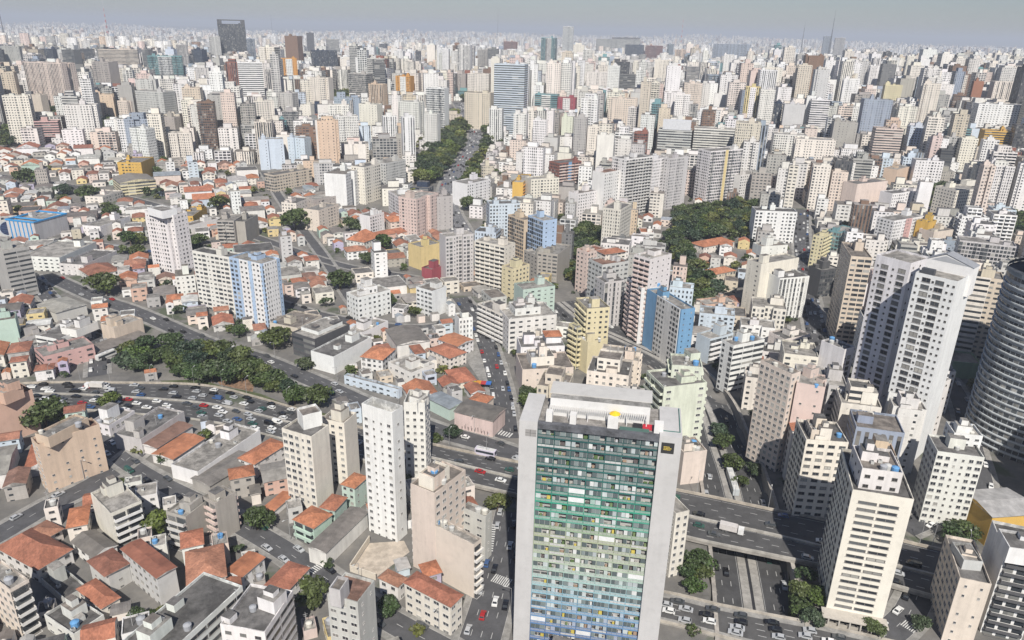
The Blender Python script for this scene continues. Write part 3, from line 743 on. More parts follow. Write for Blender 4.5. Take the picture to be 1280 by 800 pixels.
def add_vol(fr, col, sty, roof='f', tier='A', shape='rect', rc=None, hut=True, clutter=1.0, bal=None, par=.9, rh=None):
    O, ang, w_, d_, zb, zt = fr; c = CURRENT
    ca, sa = math.cos(ang), math.sin(ang)
    if shape == 'rect': Pl = rectP(w_, d_)
    elif shape == 'H':
        i = min(w_, d_)*.13; k = .36
        Pl = [(0,0),(w_,0),(w_,d_*k),(w_-i,d_*k),(w_-i,d_*(1-k)),(w_,d_*(1-k)),(w_,d_),(0,d_),(0,d_*(1-k)),(i,d_*(1-k)),(i,d_*k),(0,d_*k)]
    elif shape == 'U':
        i = d_*.16; Pl = [(0,0),(w_*.38,0),(w_*.38,i),(w_*.62,i),(w_*.62,0),(w_,0),(w_,d_),(0,d_)]
    elif shape == 'X':
        i, j = w_*.14, d_*.14; Pl = [(i,0),(w_-i,0),(w_-i,j),(w_,j),(w_,d_-j),(w_-i,d_-j),(w_-i,d_),(i,d_),(i,d_-j),(0,d_-j),(0,j),(i,j)]
    P = [to_local((O[0]+x*ca-y*sa, O[1]+x*sa+y*ca)) for x, y in Pl]
    L, Rr = sty.split() if ' ' in sty else (sty, sty)
    sides = []
    n = len(Pl)
    for i in range(n):
        a, b = Pl[i], Pl[(i+1) % n]
        sides.append(Rr if abs(b[1]-a[1]) < .01 else L)
    z0, z1 = zb-c['zb'], zt-c['zb']
    if roof == 'f': z1 -= par
    dist = math.hypot(O[0], O[1])
    ch = jit(col, .03); wb, rb = MB(), MB()
    volume(c['root'], P, z0-1.0 if z0 <= 0.01 else z0, z1, sides, ch, roof, tier, par=par, wall_mb=wb, roof_mb=rb, rc=rc, bal=bal, rh=rh, org=(c['O'][0], c['O'][1]), rot=c['ang'], wins=c['wins'])
    wb.build('wall', [WALL], c['root']); rb.build('roof', ROOFM, c['root'])
    if roof == 'f' and clutter: roof_clutter(c['root'], [to_local((O[0]+x*ca-y*sa, O[1]+x*sa+y*ca)) for x, y in rectP(w_, d_)], z1, c['roof'], ch, dist < 420, clutter, hut)
    mark_poly([(O[0]+x*ca-y*sa, O[1]+x*sa+y*ca) for x, y in rectP(w_, d_)], .9)
EXT = []               # image extents of the measured buildings, so that invented ones do not hide them
def hero(line, fixed=None):
    """kind~label~color~styles~spec~options ; further volumes after '+' : spec~color~styles~options"""
    vols = line.strip().split('+'); head = [q.strip() for q in vols[0].split('~')]
    kind, label, col, sty, spec = head[:5]; opt = head[5] if len(head) > 5 else ''
    fr = frame_of(spec); dist = math.hypot(fr[0][0], fr[0][1])
    cat = {'apartment_building':'apartment building','office_tower':'office tower','house':'house','warehouse':'warehouse','low_building':'low building'}[kind]
    begin(kind, label, cat, fr[0], fr[1], fr[4])
    tier = 'A' if dist < 345 else 'B'
    def opts(o):
        k = {}
        for t in o.split():
            a, _, v = t.partition('=')
            if a == 'roof': k['roof'] = v
            elif a == 'shape': k['shape'] = v
            elif a == 'rc': k['rc'] = TILEC[int(v[1])] if v[0] == 't' else (SHEETC[int(v[1])] if v[0] == 's' else ROOFC[int(v[1])])
            elif a == 'nohut': k['hut'] = False
            elif a == 'bare': k['clutter'] = 0
            elif a == 'bal': k['bal'] = PAL[v]
            elif a == 'par': k['par'] = float(v)
            elif a == 'rh': k['rh'] = float(v)
        return k
    add_vol(fr, PAL[col], sty, tier=tier, **opts(opt))
    for v in vols[1:]:
        q = [t.strip() for t in v.split('~')]; f2 = frame_of(q[0], fr)
        add_vol(f2, PAL[q[1] or col], q[2] if len(q) > 2 and q[2] else sty, tier=tier, **opts(q[3] if len(q) > 3 else ''))
    if 'twobands' in opt:
        W_, H_ = fr[2], fr[5]-fr[4]; n_ = 17; fh_ = (H_-6.5)/n_
        for k in range(n_):
            for x0_, x1_ in ((.13,.44),(.475,.80)): CURRENT['wins'].append(('window', W_*(x0_+x1_)/2, 0, 4.6+fh_*k, W_*(x1_-x0_), fh_*.42, 0.0, None))
        pb = MB(); pb.box(-1.5,-4.5,3.1,W_+1,-.01,3.5,(.50,.46,.40)); pb.box(-1.2,-3.6,-.2,W_+.6,-3.3,.9,(.42,.39,.34)); pb.build('entrance_canopy', [PLAIN], CURRENT['root'])
        for k in range(6):
            pb = MB(); pb.cyl(.4+k*W_*.19,-4.0,-.2,3.1,.28,n=8,col=(.5,.47,.42)); pb.build('column', [PLAIN], CURRENT['root'])
        pb = MB(); pb.box(.6,-.03,.2,W_-.6,-.012,2.9,(.05,.055,.06)); pb.build('shopfront', [DGLASS], CURRENT['root'])
    for t in opt.split():
        if t.startswith('panel='):        # a strip of another colour and pattern set just proud of one face: side,colour,style,from,to
            sd_, pc, ps_, f0, f1 = t[6:].split(','); f0, f1 = float(f0), float(f1); W_, D_, H_ = fr[2], fr[3], fr[5]-fr[4]-.02
            Pq = [(f0*W_,-.3),(f1*W_,-.3),(f1*W_,-.002),(f0*W_,-.002)] if sd_ == 'R' else [(-.3,f0*D_),(-.002,f0*D_),(-.002,f1*D_),(-.3,f1*D_)]
            wb = MB(); stq = ST.get(ps_); side = 0 if sd_ == 'R' else 3
            for i in range(4):
                a_, b_ = Pq[i], Pq[(i+1) % 4]; L_ = math.hypot(b_[0]-a_[0], b_[1]-a_[1])
                if i == side and stq: wb.face([(*a_,-.5),(*b_,-.5),(*b_,H_),(*a_,H_)], PAL[pc], (stq[2], stq[3], random.random(), 0), [(0,0),(max(1, round(L_/stq[0])),0),(max(1, round(L_/stq[0])),round(H_/stq[1])),(0,round(H_/stq[1]))])
                else: wb.face([(*a_,-.5),(*b_,-.5),(*b_,H_),(*a_,H_)], PAL[pc])
            wb.face([(*q_, H_) for q_ in Pq], PAL[pc]); wb.build('facade_panel', [WALL], CURRENT['root'])
    finish()
    p = proj(fr[0][0], fr[0][1], (fr[4]+fr[5])/2)
    ca, sa = math.cos(fr[1]), math.sin(fr[1]); xs = [proj(fr[0][0]+ca*u*fr[2]-sa*v*fr[3], fr[0][1]+sa*u*fr[2]+ca*v*fr[3], fr[5])[:2] for u, v in ((0,0),(1,0),(1,1),(0,1))]
    yb_ = proj(fr[0][0], fr[0][1], fr[4])[1]; EXT.append((min(q[0] for q in xs), max(q[0] for q in xs), min(q[1] for q in xs), yb_, math.hypot(*fr[0])))
    HEROES.append((label, p[0], p[1], dist, kind))
    return CURRENT['root']
# ---------------------------------------------------------------- the near and middle buildings, one line each
HL = '''
apartment_building~cream tower with paired window bands and a dark shaded flank, on the bridge street~cream~d n~1052,560|1066,612|1143,625|b770~bare twobands+1066,556|1078,585|1134,601|r6~offwhite~s k~rc=r4
apartment_building~peach white block with a cluttered grey roof and one column of small windows~peach~w s~1182,668|1200,722|1240,731|b800~rc=r0+1190,677|1205,700|1233,708|r2.5~lightgrey~n n~bare
apartment_building~white block with black balcony columns at the bottom corner~white~n l~1240,650|1257,692|1312,705|b790~bal=charcoal rc=r2+d9|1262,684|1300,690|r4~white~n n~bare
low_building~gold walled hall under a pale hipped metal roof~mustard~n n~1230,612|1241,646|1300,642|b682~roof=m rc=s2
apartment_building~weathered white apartment block with a grid of loggias and red curtains~offwhite~w d~d13|1172,564|1231,572|b652~rc=r0+d9|1193,541|1229,545|r4~white~p p
apartment_building~pale beige tower with striped balconies behind the tall white twin tower~sand~p w~d16|1197,342|1256,350|b450~rc=r1 panel=R,cream,b,.28,.72
apartment_building~beige tower with banded windows and a dark flank, left of the white twin tower~sand~d w~1052,302|1064,320|1092,324|b432~
apartment_building~pink plastered block with a ragged stepped edge and shaded window flank~peach~d p~951,450|990,468|1027,476|b590~rc=r3+d12|996,478|1032,484|b590~pink~n s
apartment_building~narrow block with a red tiled roof beside the pink stepped block~offwhite~d p~984,520|991,538|1018,537|b600~roof=t rc=t1
apartment_building~old cream block with grey flat roof above the end of the viaduct~cream~d w~d15|1008,549|1061,553|b650~rc=r2+d8|1015,537|1040,539|r3~peach~p s
apartment_building~pale green terraced block with a stack of balconies behind the rainbow slab~palegreen~l k~d16|830,484|884,478|b590~rc=r0 bal=palegreen+d12|840,456|878,459|r5~palegreen~l k~bal=palegreen
apartment_building~plain salmon pink block tucked behind the right end of the rainbow slab~peach~n n~d11|855,566|884,563|b606~rc=r3
apartment_building~narrow cream block with arched top squeezed between the rainbow slab and the viaduct~ivory~p q~d16|845,642|862,638|b722~bare
apartment_building~low beige stepped block behind the trees left of the rainbow slab~peach~n s~d20|653,462|717,459|b492~rc=r4+d10|664,447|693,445|r4~cream~n s
apartment_building~white block with two terracotta roof pieces above the beige stepped block~white~n s~d14|651,434|706,432|b470~rc=r0+d8|683,421|702,420|r3~white~n n~roof=t rc=t2
apartment_building~wide pinkish white block with a cluttered roof beside the shopping street~offwhite~p k~d22|636,399|696,393|b442~rc=r5+d12|644,386|676,383|r3.5~offwhite~p k
apartment_building~pale yellow stepped tower with a stack of balconies~paleyellow~l p~720,372|734,386|755,377|b462~bal=paleyellow+711,404|722,410|738,414|b462~paleyellow~l l~bal=paleyellow+d8|735,428|760,422|b467~paleyellow~n n
apartment_building~pale slab with bright blue end walls and rows of small windows~blue~n s~809,361|852,387|866,383|b463~rc=r3 panel=L,offwhite,d,.03,.68
apartment_building~cream tower with a blank side wall and pink terraces stepping down~offwhite~l s~796,317|813,324|840,317|b430~bal=pink rc=r5+784,346|802,360|818,352|b430~offwhite~l n~bal=pink
apartment_building~broad block with red planted roof terraces stepping back~lightgrey~w w~744,322|753,331|786,326|b398~rc=t4+d9|757,318|782,314|r3~cream~w w~roof=t rc=t1
apartment_building~slim grey white block left of the pink terraced tower~lightgrey~p v~d12|756,353|781,350|b410~
apartment_building~dusty pink tower with a red tiled hut on top~pink~p d~728,309|735,315|757,310|b368~rc=t3
apartment_building~plain grey tower with windows only on its left side~concrete~w n~681,308|697,318|713,306|b355~
apartment_building~slim cream tower with dark square windows beside the wooded garden~ivory~q q~758,257|776,262|790,254|b322~
apartment_building~tall slab with a brown gridded face and a light blue end wall~lightblue~g s~660,269|679,276|692,272|b347~
apartment_building~tan slab with gridded windows beside the light blue end wall~tan~g n~635,268|655,275|661,271|b330~
apartment_building~blue grey office slab with rows of square windows above the avenue bend~paleblue~d d~d14|612,255|650,254|b306~
apartment_building~long cream slab full of small balconies on the shopping street~ivory~l s~594,300|631,308|643,303|b364~bal=ivory
apartment_building~pale grey tower with dark narrow windows in the middle of the low houses~lightgrey~n d~551,291|557,296|592,292|b358~shape=U rc=r5
apartment_building~small white block with lintelled windows and blank flank~white~w n~520,358|540,364|553,356|b397~
apartment_building~tall white tower with notched corners and dark balconies among low houses~white~d p~177,264|213,270|224,262|b346~shape=X rc=r5+184,259|202,264|211,258|r4~white~n n~bare
apartment_building~white and grey gridded slab joined to the light blue block~offwhite~w p~240,313|290,322|299,316|b394~rc=r2
apartment_building~light blue and white block with vertical blue stripes~lightblue~p q~286,321|327,330|356,324|b409~rc=r3 panel=L,white,p,.06,.3 panel=L,white,p,.42,.68 panel=R,white,q,.1,.8
office_tower~grey building with green glazed bands at the left edge~grey~n b~-12,306|3,314|42,311|b376~rc=r5
low_building~grey hall with bright blue roof frames~lightgrey~n n~20,272|42,279|83,268|b302~rc=r5
low_building~white hall with a dark blue disc on its wall~lightgrey~n n~d14|-8,276|22,273|b297~
low_building~white flat roofed block with few windows left of the tall white tower~white~k n~57,306|74,322|120,302|b340~rc=r5
low_building~white plain hall behind the leafy clump~white~p s~113,278|125,283|162,270|b296~
warehouse~long low shop building with grey roof~offwhite~k n~90,322|104,331|146,313|b345~rc=r0
low_building~yellow banded building under a grey vaulted roof~paleyellow~b b~140,221|150,229|190,222|b246~roof=m rc=s1
low_building~cream two storey hall with a white roof~cream~k k~118,241|128,246|153,238|b257~rc=r5
apartment_building~orange yellow walled block with a red roof next to the vaulted hall~mustard~w n~158,198|176,203|192,196|b228~rc=r1
apartment_building~pair of blank grey slabs with white balconies on the left~concrete~l n~276,272|292,276|305,268|b306~+299,274|306,277|322,268|b305~concrete~n n
low_building~bright yellow block in the red roofed houses~mustard~p n~227,266|241,270|258,258|b284~
warehouse~long white two storey row of windows~white~k n~226,280|232,283|275,272|b295~
house~white house under a wide red hip roof by the junction~offwhite~k k~97,335|112,345|144,334|b354~roof=t rc=t3
warehouse~grey metal roofed shed at the left~lightgrey~n n~46,381|70,391|101,378|b404~roof=m rc=s0
apartment_building~wide block with tan window bays among the houses~sand~g w~334,216|342,219|389,211|b241~
apartment_building~bright white tower with dark window columns~white~n q~413,213|432,218|449,211|b264~shape=U
apartment_building~cream tower standing right behind the bright white tower~ivory~p p~448,205|455,209|475,204|b256~
apartment_building~light grey white block left of the wooded avenue~lightgrey~p q~475,199|482,204|507,199|b241~
apartment_building~white mid rise with punched windows in front of the wooded avenue~white~d p~485,238|498,246|518,241|b274~
apartment_building~salmon pink tower with a column of dark windows~pink~p q~511,242|520,249|548,241|b298~shape=U
apartment_building~grey tower behind the salmon pink tower~grey~n s~537,240|546,246|560,241|b288~
apartment_building~bright white block beside the dark trees of the avenue~white~n p~578,224|584,230|613,224|b260~
apartment_building~yellow blank walled block between low houses~yellow~n n~518,302|526,309|552,303|b338~
apartment_building~cream block with red roofed neighbours~cream~p s~358,250|370,254|387,247|b277~
apartment_building~pinkish cream block in the low houses~peach~s k~387,258|398,263|423,255|b290~
apartment_building~grey stepped block behind the pinkish cream block~concrete~k k~379,246|392,250|428,243|b270~
apartment_building~white block with brown side walls~white~n p~455,266|462,270|480,265|b294~
house~large house with a steep red hip roof and white walls~offwhite~p p~437,298|455,303|476,295|b312~roof=t rc=t2 rh=7
house~long salmon wall with a row of red roofs~salmon~n n~471,290|474,295|517,288|b302~roof=t rc=t1
low_building~maroon walled block beside the pale grey tower~crimson~n n~535,331|540,337|553,332|b358~
low_building~white two storey building with grey roofs in the centre~white~p p~433,365|447,372|488,362|b402~rc=r5+446,354|455,360|470,356|r3.5~white~p p
apartment_building~cream tower with a grey roof and a blank right wall~cream~d n~352,535|389,546|414,532|b640~rc=r0 bare+401,523|430,529|448,516|b607~cream~p n~+d7|378,520|402,514|r5~white~n n~bare
apartment_building~white tower with an open cream rooftop parapet by the courtyard~white~p s~452,504|490,516|503,507|b678~par=4 rc=r3 bare+507,497|531,504|537,488|b600~offwhite~p p~par=3
apartment_building~cream slab with a blank scuffed wall, stepped roof and terraces~peach~n p~515,603|543,617|582,587|b722~rc=r4+516,642|592,681|600,672|b748~peach~n l~bal=offwhite rc=r5+524,590|541,598|562,582|r4~cream~n s
apartment_building~grey white block with a column of windows beside the down street~lightgrey~k s~577,634|607,646|614,638|b702~
low_building~corner building with ornate windows and a red tiled roof~cream~w w~506,728|563,758|578,744|b795~roof=t rc=t0
house~small white house with red hip roof next to the ornate corner building~offwhite~p p~474,722|497,733|506,722|b752~roof=t rc=t6
apartment_building~pale block with a red tiled roof terrace at the bottom centre~lightgrey~w s~409,742|447,753|467,725|b845~rc=t4 bare+d5|411,735|425,738|r4.5~lightgrey~n n~bare
apartment_building~mint green block with an orange roof on the side street~mint~l n~367,649|392,660|407,640|b684~roof=t rc=t2 bal=mint
apartment_building~second mint block with an orange roof, behind the first~mint~p s~404,630|418,638|433,622|b662~roof=t rc=t1
apartment_building~third mint block with an orange roof beside the white tower~mint~p s~428,604|443,610|459,596|b640~roof=t rc=t5
warehouse~long grey roofed building with a white side wall below the mint blocks~offwhite~n n~386,682|407,690|459,640|b710~roof=m rc=s1
house~red roofed building with white walls across the side street~white~k k~322,741|346,752|386,710|b770~roof=t rc=t0
house~white walled house with an orange roof strip on the left of the side street~white~n p~283,713|302,721|330,697|b740~roof=m rc=t2
apartment_building~white slab apartments with a dark stepped roof at the bottom edge~white~k b~158,796|205,822|303,732|b880~rc=r2+281,772|331,790|366,738|b868~white~k b~rc=r0
apartment_building~bare concrete tower with a zigzag of balconies, left of a twin~concrete~l n~211,636|232,646|263,622|b690~bal=lightgrey rc=r5
apartment_building~bare concrete twin tower with blank right wall~concrete~l n~255,619|269,629|294,615|b677~bal=pink rc=r3
apartment_building~white block with a plain cream side wall and dark balconies~ivory~n l~113,616|138,642|176,625|b684~bal=white rc=r5
apartment_building~grey block with a pink side wall and a red roof~lightgrey~p n~152,686|196,722|213,704|b758~roof=m rc=t0+111,702|135,718|156,700|b742~lightgrey~s s~roof=t rc=t3
apartment_building~tan block with a huge blank wall dotted with holes~tan~p s~35,548|47,556|124,530|b616~rc=t4 bare+47,540|60,547|110,522|r3~tan~n s~rc=r1 nohut
apartment_building~salmon building with a stepped gable at the left edge~salmon~n n~d14|-10,504|40,487|b556~rc=t2+d8|4,492|28,482|r4~salmon~n n
apartment_building~pinkish apartment block with balconies in the bottom left corner~peach~p l~-22,712|12,737|33,722|b800~bal=offwhite
low_building~red and pink office block beside the wooded slope~rose~b k~30,438|54,446|117,430|b466~rc=r1
low_building~white block with slit windows above the red and pink block~white~b n~56,414|72,424|112,407|b440~rc=r0+84,406|95,413|122,402|r3~white~n n
apartment_building~mint green block at the left edge~mint~n n~d12|-10,402|19,398|b442~
low_building~grey factory block with blue tanks on its roof~grey~k k~18,417|26,424|58,415|b440~rc=r3
warehouse~cream hall with an orange end wall~sand~n n~133,402|142,410|178,398|b430~rc=r5
warehouse~dark canopy roof beside the cream hall~darkgrey~n n~113,432|122,441|183,418|b447~roof=m rc=s3
low_building~long grey walled block along the expressway~lightgrey~n n~160,531|176,549|230,514|b568~rc=r0
low_building~small white block with grey roof beside the expressway~white~p p~122,521|136,532|168,513|b546~rc=r1
house~brown roofed house with white walls near the expressway~offwhite~n n~182,549|196,560|240,532|b571~roof=m rc=t4
warehouse~broad orange roofed hall~offwhite~n n~200,561|216,574|255,548|b585~roof=m rc=t5
warehouse~long white hall with grey roof and high side wall~white~n n~226,572|247,590|325,537|b608~rc=r3
warehouse~weathered black and grey roofed hall~concrete~n n~246,594|262,607|320,572|b620~roof=m rc=s1
house~orange roofed house in front of the cream grey roofed tower~offwhite~k k~302,570|318,580|358,555|b598~roof=t rc=t2
house~long orange roof strip with white wall below the cream grey roofed tower~white~p n~330,634|340,640|366,618|b648~roof=m rc=t5
warehouse~white roofed factory with dark clerestory~charcoal~b n~370,413|393,424|437,405|b452~rc=r5+380,407|398,415|428,402|r1~white~n n~bare par=.3
warehouse~grey roofed hall with a white gable wall~white~n n~393,436|417,446|464,421|b468~rc=r0
low_building~white two storey building with an orange hip roof in the middle~white~p p~458,440|478,450|494,436|b466~roof=t rc=t5
low_building~long light blue market building along the service road~paleblue~n k~418,463|430,469|498,487|b480~rc=r3
low_building~white school like block with square windows and grey roof~offwhite~k p~485,452|514,466|534,450|b482~rc=r5
house~pink walled workshop with a dark patched roof and graffiti~pink~n n~568,514|616,526|621,508|b547~roof=m rc=s3
house~small house with a bright orange hip roof behind the pink workshop~peach~n n~583,502|603,508|617,496|b524~roof=t rc=t5
warehouse~market shed with a blue sheet roof~mint~n n~534,497|562,511|577,502|b526~roof=m rc=s5
house~long white building with an orange roof strip near the junction~white~p p~548,424|572,433|590,424|b447~roof=m rc=t5
house~cream building with red roof on the plaza~cream~p p~536,436|562,448|578,438|b462~roof=t rc=t1
warehouse~big white hall behind the grey sheds~white~n n~440,408|452,416|485,401|b430~rc=r5
warehouse~beige hall with a rounded grey roof~beige~n n~347,398|372,410|402,394|b430~rc=r4
apartment_building~white block with window bands behind blue edged slab~white~d b~906,424|917,432|956,424|b491~rc=r1
apartment_building~pale blue block with white balconies behind the avenue trees~paleblue~n l~d10|888,424|917,416|b455~bal=white
apartment_building~cream banded block on the shaded street~cream~w b~974,412|981,424|1013,418|b448~
apartment_building~white block with neat square windows~white~n p~d16|945,263|997,265|b302~
apartment_building~cream twin slab with a low white neighbour~cream~s n~945,322|952,330|999,322|b395~+d10|952,308|985,306|r5~offwhite~n s
apartment_building~white block with a broad stepped terrace~white~n v~968,338|975,348|1012,345|b400~
apartment_building~peach tower with blank walls on the hillside~peach~n n~d16|1072,230|1110,226|b270~
office_tower~brown block on the hillside~tan~n n~d14|1122,212|1145,206|b242~
apartment_building~white stepped block on the hillside~white~n p~d14|1116,242|1158,238|b276~shape=U
apartment_building~tall cream tower with a lift tower, right of the dark trees~cream~p q~1186,231|1196,238|1228,236|b288~+d6|1209,226|1221,225|r4~cream~n n~bare
apartment_building~white block with a red centre column~white~p q~d16|1118,276|1155,270|b312~panel=R,rose,q,.4,.6
apartment_building~blank yellow walled tower behind the white twin tower~mustard~n n~d10|1161,278|1171,275|b310~
apartment_building~blank peach block behind the white twin tower~peach~n n~d14|1168,290|1192,287|b315~
apartment_building~grey block with a chequered grid of red and white windows~lightgrey~d g~d16|1200,300|1271,308|b352~rc=r1
apartment_building~narrow white tower with yellow balconies on the shaded street~paleyellow~p l~1024,290|1030,296|1046,288|b336~
office_tower~teal glazed block on the shaded street~teal~g g~1044,284|1050,290|1068,284|b332~
office_tower~low dark teal block on the shaded street~charcoal~n g~d12|1027,338|1050,335|b372~
apartment_building~orange stepped tower above the light blue end wall~mustard~n l~644,224|654,228|664,218|b262~bal=orange
apartment_building~cream block with white window grid behind the orange tower~ivory~n p~d14|664,224|699,222|b264~
apartment_building~striped brown tower with a bright blue line~redbrown~d l~d16|699,204|727,201|b248~bal=pink panel=R,blue,n,.42,.56
apartment_building~white block with a thin red roof line~white~n p~718,238|723,242|746,238|b280~
apartment_building~white tower with a brown cap~white~n p~d14|756,216|777,212|b276~rc=t4
apartment_building~tall white twin tower of dark balconies behind the garden~white~d l~d18|783,199|816,195|b272~bal=lightgrey
apartment_building~slim white tower beside the twin tower of dark balconies~white~d q~d14|817,199|836,196|b264~
apartment_building~pale tower with a lit edge behind the wooded garden~lightgrey~p q~d16|838,198|861,195|b263~
apartment_building~white gridded tower with a yellow centre line~white~d g~d18|889,189|929,186|b256~panel=R,yellow,n,.46,.54
apartment_building~cream white tower right of the yellow lined tower~offwhite~n p~d16|926,219|956,215|b253~
house~orange roofed low house with white walls in the wooded garden~cream~p p~870,302|880,309|918,302|b318~roof=t rc=t2
house~orange tiled house at the edge of the wooded garden~sand~p p~888,336|895,343|920,338|b352~roof=t rc=t5
low_building~blue and white small block with a red roof in the garden~white~n b~798,284|801,290|816,288|b304~rc=t2
low_building~salmon fronted low block below the garden~salmon~k k~876,373|882,381|922,377|b397~rc=r5
low_building~green canopy roof with a yellow edge between the towers~green~n n~d16|1177,450|1228,455|b470~rc=r1 bare
apartment_building~cream stepped block between the blue grey office slab and the white roofs~paleyellow~k p~634,330|640,336|662,330|b374~
apartment_building~pale teal flat roofed block behind the pinkish white block~mint~n k~d14|654,362|694,357|b398~rc=r3
apartment_building~cream block curving along the shopping street~cream~l p~597,379|630,394|641,387|b433~bal=offwhite
apartment_building~narrow white tower at the head of the shopping street~white~n q~d9|574,398|591,396|b428~
apartment_building~grey terraced block on the near side of the grey windowless front tower~concrete~k k~655,312|672,320|682,314|b352~
house~large spreading house with red hip roofs in the bottom left~offwhite~k k~-4,684|47,712|92,688|b729~roof=t rc=t0 rh=4+30,668|52,676|82,662|b690~cream~k k~roof=t rc=t6
house~white walled house under a broad ochre sheet roof~white~k n~90,677|117,697|143,680|b712~roof=m rc=s3 rh=1.6
house~grey flat roofed house below the spreading red roofs~lightgrey~n k~50,722|80,748|98,724|b757~rc=r2
low_building~broad dark grey flat roof in the bottom left corner~offwhite~k k~55,768|92,793|128,767|b812~rc=r2
house~pair of small red hip roofs below the grey and pink block~cream~k k~97,736|127,760|149,747|b776~roof=t rc=t1
'''
for line in HL.strip().split('\n'): hero(line)

# marks and fittings on three of them
def by_label(t): return [o for o in bpy.data.objects if o.get('label', '').startswith(t)][0]
r_ = by_label('white hall with a dark blue disc'); f_ = frame_of('d14|-8,276|22,273|b297'); b = MB(); R_ = (f_[5]-f_[4])*.40; xc, zc = f_[2]*.52, (f_[5]-f_[4])*.48
for rad, yy, cc in ((R_*1.12,-.02,(.45,.5,.55)),(R_,-.06,(.015,.03,.09))):
    b.face([(xc+rad*math.cos(2*math.pi*i/28), yy, zc+rad*math.sin(2*math.pi*i/28)) for i in range(28)], cc)
for k in (-.5,-.25,0,.25,.5): hw = math.sqrt(max(0, 1-k*k))*R_*.9; b.face([(xc-hw,-.08,zc+k*R_-.12),(xc+hw,-.08,zc+k*R_-.12),(xc+hw,-.08,zc+k*R_+.12),(xc-hw,-.08,zc+k*R_+.12)], (.10,.16,.28))
b.build('emblem', [PLAIN], r_)
r_ = by_label('grey hall with bright blue roof frames'); f_ = frame_of('20,272|42,279|83,268|b302'); W_, D_, H_ = f_[2], f_[3], f_[5]-f_[4]; b = MB(); bl = (.05,.30,.62)
for x0, y0, x1, y1 in ((-.4,-.4,W_+.4,.5),(-.4,D_-.5,W_+.4,D_+.4),(-.4,.5,.5,D_-.5),(W_-.5,.5,W_+.4,D_-.5),(W_*.25,.5,W_*.25+.8,D_-.5)): b.box(x0,y0,H_+.1,x1,y1,H_+1.2,bl)
for k in range(6): b.box(-.5,D_*(.1+.15*k),0,-.01,D_*(.1+.15*k)+.8,H_,bl)
b.build('roof_frame', [PLAIN], r_)
r_ = by_label('pink walled workshop'); f_ = frame_of('568,514|616,526|621,508|b547'); D_ = f_[3]; H_ = f_[5]-f_[4]; b = MB(); g_ = random.Random(9)
for k in range(9):
    y = D_*(.12+.085*k)
    for q in range(2):
        y2 = y+g_.uniform(-.5,.5); z0 = g_.uniform(.4,1.2); z1 = z0+g_.uniform(1.2,2.8); b.face([(-.03,y+.12,z0),(-.03,y-.12,z0),(-.03,y2-.12,z1),(-.03,y2+.12,z1)], (.12,.09,.09))
b.build('graffiti', [PLAIN], r_)
